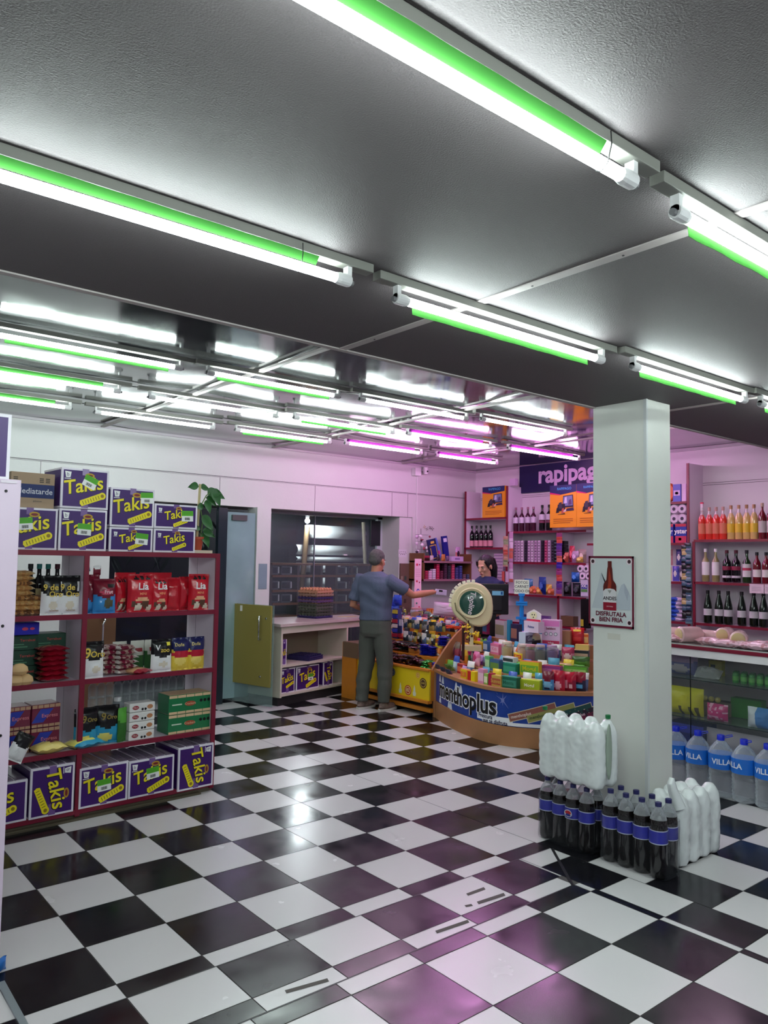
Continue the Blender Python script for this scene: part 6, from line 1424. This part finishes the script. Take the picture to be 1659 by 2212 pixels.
def strip(px,x,ztop,zbot,w_,cols_,label,n,name='sachet_strip'):
    t=thing(name,label,'sachet strip',T=Tm((x,(CAM+ray(px,1200)*(x/ray(px,1200).x)).y,0),RX))
    for k in range(n):
        z1_=ztop-(ztop-zbot)*k/n; h_=(ztop-zbot)/n*.96
        p=pillow(w_,h_,.012,lambda u,v,f,k=k:P(*cols_[k%len(cols_)],.3,coat=.3) if (v>.25) else P(*cols_[(k+1)%len(cols_)],.3,coat=.3),6,6,seed=k); o=p.build('sachet',t,smooth=True); o.location=(.003*math.sin(k*2),0,z1_-h_)
    return t
strip(1486,SX-.009,1.80,.95,.075,[(20,20,30),(70,100,120),(110,140,150),(30,60,90)],'hanging strip of blue grey sachets, right one beside the liquor shelves',14)
strip(1478,SX-.009,1.775,1.0,.065,[(30,30,36),(190,170,110),(60,90,110),(24,24,30)],'hanging strip of black and cream sachets, left one beside the liquor shelves',12)
# between cashier and pillar
for i,px in enumerate((1114,1127,1140,1152)): bottle(.31,.036,'maroon wine bottle with white label, %s of four above the cigarette cartons'%ord_[i],RB(px,1.963,.08),'maroon wine bottles',mat('maroon_glass',c(60,18,40),.1,coat=.5),P(150,96,120),P(206,196,214),(.34,.58))
for i,px in enumerate((1171,1186)): bottle(.325,.040,'black wine bottle with maroon banded label, %s of two beside the orange box'%['left','right'][i],RB(px,1.963,.08),'black wine bottles',BLK,BLACK,P(214,206,220),(.42,.64),None,None,'bottle','bottle',(.30,.40,P(120,50,80)))
def orange(px0,px1,z0,z1,label,x=None,dpt=.10):
    x=x or SX-.01; ya=(CAM+ray(px0,1100)*(x/ray(px0,1100).x)).y; yb=(CAM+ray(px1,1100)*(x/ray(px1,1100).x)).y; w_=ya-yb; h_=z1-z0
    t=thing('appliance_box',label,'box',T=Tm((x,(ya+yb)/2,z0),RX)); bx('carton',(-w_/2,0,0),(w_/2,dpt,h_),P(232,158,30,.4),t)
    q=MB(); F=face((0,-.002,0),(1,0,0)); flat(q,[(-w_/2,h_*.80),(-w_*.1,h_*.77),(w_/2,h_*.83),(w_/2,h_),(-w_/2,h_)],P(26,34,90),F,.0004); flat(q,[(-w_/2,h_*.80),(-w_*.1,h_*.76),(-w_*.1,h_*.78),(-w_/2,h_*.84)],P(206,20,110),F,.0008)
    putx(q,'RAPIPAGO',.045*w_/.4,P(60,170,220),F@Matrix.Translation((.05*w_,h_*.91,.001)),bold=.01)
    zz=.0008
    for x0,y0,x1,y1,cc in ((-.02,.46,.40,.76,(40,36,60)),(.0,.50,.37,.74,(120,130,170)),(.05,.56,.16,.72,(210,210,225)),(.2,.52,.34,.66,(90,70,110)),(-.22,.38,.10,.56,(34,30,44)),(-.18,.44,-.02,.60,(60,54,70)),(-.26,.34,-.14,.48,(24,20,30)),(-.06,.33,.06,.46,(180,90,70)),(.02,.36,.14,.43,(220,200,190)),(.12,.38,.42,.46,(50,30,70)),(-.2,.30,.1,.33,(30,26,34))):
        zz+=.0002; flat(q,[(x0*w_,y0*h_),(x1*w_,(y0+.01)*h_),((x1-.02)*w_,y1*h_),((x0+.03)*w_,(y1-.02)*h_)],P(*cc),F,zz)
    for k in range(3): flat(q,rect(-w_*.36,h_*(.10+.045*k),w_*(.38-.1*(k==0)),h_*(.112+.045*k)),P(150,70,20),F,.001)
    q.build('print',t); return t
orange(1042,1090,2.153,2.565,'yellow orange poster box alone on the shelf above the cashier')
orange(1188,1245,1.99,2.50,'large yellow orange poster box, left one beside the pillar',SX-.10,.08)
orange(1245.5,1300,1.99,2.50,'large yellow orange poster box half hidden by the pillar',SX-.10,.08)
rbox('pink_receipt_box',1106,2.56,.10,.05,.09,(210,180,214),'small pink box on top of the upright panel above cashier','box',.02)
for i,px in enumerate((1019,1029,1039,1049,1059)): bottle(.30,.037,'dark bottle with pink label, %s of five on the shelf behind the cashier'%ord_[i],RB(px,1.757,.12),'five dark bottles behind the cashier',BLK,BLACK,P(206,140,150),(.05,.32))
# cigarettes
cc_=[(206,180,206),(200,176,200),(216,200,216),(60,50,70),(196,170,196),(214,196,214),(190,160,190),(200,180,204),(40,34,50),(190,90,130),(206,180,206),(70,60,80)]
for i in range(12):
    t=thing('cigarette_carton','upright %s cigarette carton, number %d from the left on the wall rack'%('dark' if sum(cc_[i])<260 else 'pink' if cc_[i][1]<100 else 'pale',i+1),'carton',T=RB(1113+7.3*i,1.572,.06),group='upright cigarette cartons')
    bx('carton',(-.018,0,0),(.018,.09,.27),P(*cc_[i],.4),t); q=MB()
    for k in range(7): q.box((-.013,-.002,.02+.035*k),(.013,0,.035+.035*k),P(*[max(0,x-60-30*(k%2)) for x in cc_[i]],.4))
    q.build('pack_marks',t)
for j in range(6): rbox('black_box',1207,1.572+.044*j,.15,.1,.04,(18,18,26),'black flat box, %s from the bottom in the pile right of the cigarettes'%ord_[j],'box',.02,.03*j,[(.1,.3,.7,.5,(120,150,160))],grp='black flat boxes pile')
for i,(px,z,w_,h_,cA,l) in enumerate(((1222,1.572,.10,.12,(200,110,90),'orange and grey pouch'),(1236,1.572,.09,.20,(196,60,80),'red tipped long packet leaning'),(1243,1.572,.12,.14,(190,160,190),'lilac packet'),(1258,1.572,.12,.16,(170,150,140),'tan packet by the pillar'),(1252,1.572,.10,.07,(210,180,90),'small cream box'),
   (1142,1.165,.13,.19,(60,120,170),'pale blue card pack at the left'),(1172,1.165,.14,.22,(30,70,150),'blue lighter card'),(1150,1.165,.12,.10,(220,120,60),'orange tub'),(1166,1.165,.12,.09,(226,150,60),'bright orange bag'),(1182,1.165,.14,.13,(226,180,60),'yellow and blue bag'),(1190,1.165,.12,.08,(206,110,60),'brown orange box'),(1158,1.165,.10,.06,(190,70,60),'red brown flat box'),
   (1226,1.165,.11,.17,(24,26,34),'black tin, left'),(1246,1.165,.11,.16,(20,24,34),'black tin, right'),(1243,1.335,.13,.12,(40,110,190),'bright blue bag on the tins'))):
    t=thing('shelf_packet',l+(' on the upper packet shelf' if z>1.5 else ' on the packet shelf under the cigarettes'),'packet',T=RB(px,z,.05+.03*(i%2),1,random.uniform(-.2,.2))); pillow(w_,h_,.06,two(P(*cA,.3,coat=.2),P(*[max(0,x-40) for x in cA],.3,coat=.2),ell=[(.5,.5,.25,.2,P(*[min(255,x+60) for x in cA]))]),8,10,seed=i).build('bag',t,smooth=True)
for j in range(2):
    for i in range(2):
        y=RY(1254+13*i+5*j,1.4,SX-.02); t=thing('toilet_roll','white toilet roll in the pack touching the left side of the pillar','toilet roll',T=Matrix.Translation((SX-.0,y,1.50-.085*j)),group='toilet rolls left of the pillar')
        R1=Matrix.Rotation(PI/2,4,'Y'); MB().lathe([(.018,-.03),(.04,-.03),(.043,-.025),(.043,.04),(.018,.04)],P(220,206,220,.7),R1,16).build('paper',t,smooth=True); MB().lathe([(.018,-.031),(.001,-.029)],P(50,44,60),R1,12).build('core',t)
rbox('roll_pack_label',1262,1.18,.10,.06,.19,(206,200,220),'white and blue pack hanging below the toilet rolls by the pillar','pack',-.02,0,[(.05,.45,.95,.7,(50,60,150)),(.05,.25,.95,.42,(90,150,80))],('XXL',.04,.02))
t=thing('black_curtain','tall black pack standing on the lower wall shelf by the pillar','pack',T=RB(1262,.805,-.01)); bx('body',(-.05,0,0),(.06,.05,.34),BLACK,t); bx('foot_label',(-.05,-.002,.02),(-.01,0,.10),P(200,190,60),t)
strip(1208,SX-.009,1.93,1.16,.09,[(150,60,120),(200,80,70),(90,50,140),(120,60,130),(210,110,90),(60,40,160)],'long hanging strip of purple and orange sachets in front of the packet shelves',10)
strip(1092,SX-.009,1.90,1.50,.085,[(190,150,120),(150,170,120),(210,160,140),(190,90,70)],'hanging strip of mixed orange and white sweets right of the cashier',6)
strip(1104,SX-.009,1.955,1.30,.07,[(200,150,190),(226,206,226),(206,110,90)],'pink and white hanging sachets right of the cashier, lower strip',5)
for j in range(9): rbox('white_flat_pack',1077,1.30+.042*j,.16,.09,.036,(206,180,206),'pale pink flat pack, one of the column behind the cashier','pack',.06,.0,[(.05,.3,.95,.5,(110,80,130))],grp='flat packs behind the cashier')
q=MB(); q.box((SX+.02,6.74,1.26),(XR-.01,7.2,1.285),PWHITE); tag(q.build('support_board'),'narrow white board under the pale pink flat packs','board')
for i,px in enumerate((1088,1094)): rbox('small_card_pack',px,1.30,.06,.05,.14,[(200,90,80),(216,190,210)][i],'%s small card pack right of the pink pile'%['orange','lilac'][i],'pack',-.02)
t=rbox('lower_brown_box',1225,.805,.18,.1,.12,(110,84,60),'brown box on the lowest wall shelf left of the black pack','box',.02)
for i,px in enumerate((1140,1158,1178)): 
    t=thing('dark_bag','dark %s bag on the lowest wall shelf'%['navy','maroon','purple'][i],'bag',T=RB(px,.805,.05)); pillow(.2,.10,.08,two(P(*[(40,40,80),(120,30,50),(90,60,120)][i],.3),P(190,160,190,.3)),9,8,seed=i).build('bag',t,smooth=True)
# wide sign
t=thing('wall_sign','dark navy shop sign with rounded white lettering high on the wall','sign',(XR-.02,0,0)); bx('sign_board',(-.012,4.78,2.478),(.018,6.748,2.838),P(28,22,78,.4),t)
q=MB(); v,f=text('rapipago',.345,.012,'LEFT'); K=face((-.014,6.435,2.69),(0,-1,0)); v2,f2=text('rapipago',.31,.03,'LEFT'); q.add([(x*1.0,y,0) for x,y,_ in v2],f2,P(232,200,240,.35),K); q.build('lettering',t)
# shelf on the back wall at the left of the cashier
t=thing('back_wall_rack','two level brown rack on the back wall left of the cashier','shelf')
for z in (1.56,1.325): q=MB(); q.box((6.66,7.30,z-.02),(7.54,7.575,z),WOODD); q.box((6.66,7.285,z-.024),(7.54,7.30,z+.002),P(150,110,120)); q.build('shelf_board',t)
for x in (6.66,7.52): bx('side_panel',(x,7.30,1.30),(x+.02,7.575,1.66),WOODD,t)
bx('back_board',(6.68,7.56,1.325),(7.52,7.578,1.54),P(70,50,56,.6),t)
t=thing('kiosk_back_counter','dark low counter under the back wall rack','counter'); bx('counter_body',(6.75,7.1,0),(7.58,7.57,.90),P(60,44,60,.6),t); bx('counter_top',(6.72,7.06,.90),(7.58,7.575,.93),P(150,120,150,.5),t)
random.seed(9)
def BX(px,y=7.36): return ony(px,1250,y).x
sc2=[(150,30,60),(220,170,200),(200,190,210),(176,30,70),(90,30,50),(60,30,50),(30,36,46),(180,60,90),(60,60,120),(50,60,130),(110,80,90),(60,80,110)]
for i in range(12):
    px=917+8.2*i; n_=[5,5,6,9,5,9,8,9,7,8,3,3][i]
    for j in range(n_):
        q=MB(); q.box((-.026,-.02,0),(.026,.03,.019),P(*sc2[i],.4)); q.box((-.024,-.0215,.004),(.022,-.02,.010),P(*[min(255,v_+60) for v_ in sc2[i]],.4)); o=q.build('cigarette_pack'); o.location=(BX(px),7.34,1.326+.0225*j)
        tag(o,'small cigarette pack in column %s from the left on the back wall rack'%['one','two','three','four','five','six','seven','eight','nine','ten','eleven','twelve'][i],'cigarette pack','cigarette packs column %d'%(i+1))
def bk(name,px,z,w_,h_,d_,c1_,c2_,label,rz=0,ry=0,ell=None,y=7.40):
    t=thing(name,label,'packet',T=Tm((BX(px,y),y,z),rz,0,ry)); pillow(w_,h_,d_,two(P(*c1_,.3,coat=.2),P(*c2_,.3,coat=.2),ell=ell),9,10,seed=px).build('bag',t,smooth=True)
t=thing('game_box','navy framed box leaning left on the back wall rack','box',T=Tm((BX(943),7.38,1.575),0,-.1,-.2)); bx('carton',(-.07,0,0),(.07,.03,.28),P(30,36,90),t); bx('frame',(-.055,-.003,.02),(.055,0,.20),P(206,170,60),t); bx('picture',(-.045,-.005,.03),(.045,-.003,.19),P(24,30,110),t); bx('title',(-.03,-.005,.22),(.03,-.002,.25),P(220,180,80),t)
t=thing('game_box','light blue slanting board game box on the back wall rack','box',T=Tm((BX(958),7.44,1.60),0,-.1,-.35)); bx('carton',(-.06,0,0),(.06,.03,.27),P(100,120,200),t); bx('title',(-.04,-.003,.05),(.04,0,.10),P(180,60,130),t)
t=thing('game_box','dark blue upright box on the back wall rack','box',T=Tm((BX(972),7.42,1.60),0,-.05,-.12)); bx('carton',(-.045,0,0),(.045,.03,.30),P(30,34,130),t); bx('title',(-.03,-.003,.22),(.03,0,.27),P(220,214,240),t)
bk('sticker_pack',988,1.575,.09,.18,.03,(200,160,200),(190,110,110),'pink and salmon sticker pack at the right on the back wall rack',ell=[(.5,.5,.3,.2,P(50,30,50))])
for i,(px,w_,h_,cA) in enumerate(((932,.06,.07,(200,180,190)),(946,.05,.08,(60,40,50)),(957,.07,.09,(190,120,60)),(966,.05,.07,(110,80,120)))): bk('small_box',px,1.563,w_,h_,.04,cA,cA,'small %s packet at the foot of the game boxes'%['lilac','dark brown','orange brown','purple grey'][i],y=7.34)
t=thing('pink_slip_box','pale pink long box lying at the right front of the back wall rack','box',T=Tm((BX(988,7.31),7.31,1.562))); bx('carton',(-.11,0,0),(.11,.05,.065),P(206,176,220,.4),t); bx('print',(-.05,-.002,.02),(.04,0,.045),P(150,120,180,.4),t)
# toy heap and paper birds at the left end of the rack
for i in range(16):
    px=896+random.uniform(0,34); py=1148+random.uniform(0,48); p=ony(px,py,7.40+random.uniform(-.05,.05)); q=MB(); v,f=ell((0,0,0),random.uniform(.014,.03),.015,random.uniform(.010,.024)); q.add(v,f,P(*random.choice([(210,180,210),(50,34,50),(120,80,90),(230,220,230),(150,60,80)]),.4)); o=q.build('small_toy',smooth=True); o.location=p
    tag(o,'tiny toy in the hanging cluster at the left end of the back wall rack','toy','hanging toy cluster')
t=thing('toy_stand','wire stand carrying the hanging toy cluster','stand',(ony(912,1200,7.42).x,7.44,1.56)); q=MB(); q.tube([(0,0,0),(0,.01,.42)],.004,GREY,6)
for z in (.15,.25,.34): q.tube([(-.11,-.01,z),(.11,-.01,z)],.003,GREY,6)
q.build('wire_frame',t,smooth=True)
bk('folded_hat',918,1.56,.16,.07,.06,(150,40,70),(60,20,30),'dark red folded hat at the left end of the rack',y=7.36)
for i,(px,py,s) in enumerate(((917,1138,1),(922,1143,.9),(929,1140,1),(934,1142,1.1))):
    p=ony(px,py,7.57); q=MB(); 
    for k in range(4): a=k*1.6+i; flat(q,[(0,0),(.028*s*math.cos(a),.028*s*math.sin(a)),(.02*s*math.cos(a+.5),.02*s*math.sin(a+.5))],P(60,30,50) if i else P(190,150,70),face(p-Vector((0,.002,0)),(1,0,0)),.0003*k)
    tag(q.build('wall_decal'),'small dark butterfly decal on the wall above the toy cluster','decal','butterfly decals')
# pink poster strip and brown frame left of the rack
t=thing('poster_strip','tall pink sticker sheet strip hanging left of the rack','poster',(ony(903,1250,7.0).x,7.0,0)); z1_=ony(903,1207,7.0).z; z0_=ony(903,1335,7.0).z
bx('sheet',(-.055,0,z0_),(.055,.006,z1_),P(232,190,206,.5),t)
q=MB(); F=face((0,-.002,0),(1,0,0))
for k,(x,z,r,cc) in enumerate(((-.02,.90,.016,(200,40,80)),(.02,.90,.010,(120,40,70)),(-.02,.62,.014,(190,30,60)),(.022,.60,.010,(120,30,50)),(0,.46,.024,(40,60,170)),(.0,.46,.012,(226,200,226)),(-.02,.25,.012,(60,140,120)),(.02,.18,.014,(210,60,90)))): flat(q,[(a+x,b+z0_+(z1_-z0_)*z) for a,b in disc(r,12)],P(*cc),F,.0003*k)
for k in range(5): flat(q,rect(-.04,z0_+(z1_-z0_)*(.70+.03*k),.04,z0_+(z1_-z0_)*(.71+.03*k)),P(210,160,180),F)
q.build('stickers',t)
p0=ony(865,1217,7.578);p1=ony(889,1325,7.578); t=thing('notice_board','brown notice board with small cards on the white pier','board',(p0.x,7.578,p1.z)); bx('board',(0,0,0),(p1.x-p0.x,.02,p0.z-p1.z),P(104,84,70,.6),t)
q=MB(); 
for k in range(10): x=.01+.03*(k%3); z=.04+.11*(k//2)*.9; q.box((x,-.003,z),(x+.035,0,z+.05),P(*[(60,80,70),(140,130,110),(70,60,50),(90,100,96)][k%4]))
q.build('cards',t)
p0=ony(862,1190,7.59); q=MB(); F=face((p0.x,7.598,p0.z-.08),(1,0,0)); flat(q,rect(0,0,.14,.10),P(206,206,210,.6),F); 
for k in range(12): flat(q,[(a+.015+.01*k,b+.05+.02*math.sin(k*2)) for a,b in disc(.006,6)],P(70,70,80),F,.0004)
tag(q.build('paper_notice'),'white paper notice with dark scribbles above the brown board','notice')
# white payment terminal held towards the cashier
t=thing('payment_terminal','small lilac white terminal in front of the outstretched hand','terminal',T=Tm(dep(948,1279,8.15),-.5,0,.1)); bx('body',(-.03,0,-.03),(.09,.05,.03),P(190,170,206,.4),t,bev=.006); bx('screen',(.0,-.002,.005),(.04,0,.024),BLACK,t)
# ================================================================ small things at the left edge
a_=onz(2,2125); b_=onz(52,2218); q=MB(); d_=(b_-a_).normalized(); n_=Vector((-d_.y,d_.x,0))*.012
b_=b_+d_*.5
q.add([a_-n_,b_-n_,b_+n_,a_+n_,a_-n_+Vector((0,0,.008)),b_-n_+Vector((0,0,.008)),b_+n_+Vector((0,0,.008)),a_+n_+Vector((0,0,.008))],[(0,1,2,3),(7,6,5,4),(0,4,5,1),(1,5,6,2),(2,6,7,3),(3,7,4,0)],FRM)
tag(q.build('threshold_strip'),'grey metal threshold strip on the floor in the lower left corner','strip')
p=onz(4,2098); q=pillow(.07,.05,.03,lambda u,v,f:P(40,110,190,.35),8,8,seed=2); o=q.build('blue_scrap',smooth=True); o.matrix_world=Tm((p.x-.015,p.y,.0),.4); tag(o,'crumpled blue plastic scrap at the left edge of the floor','scrap')
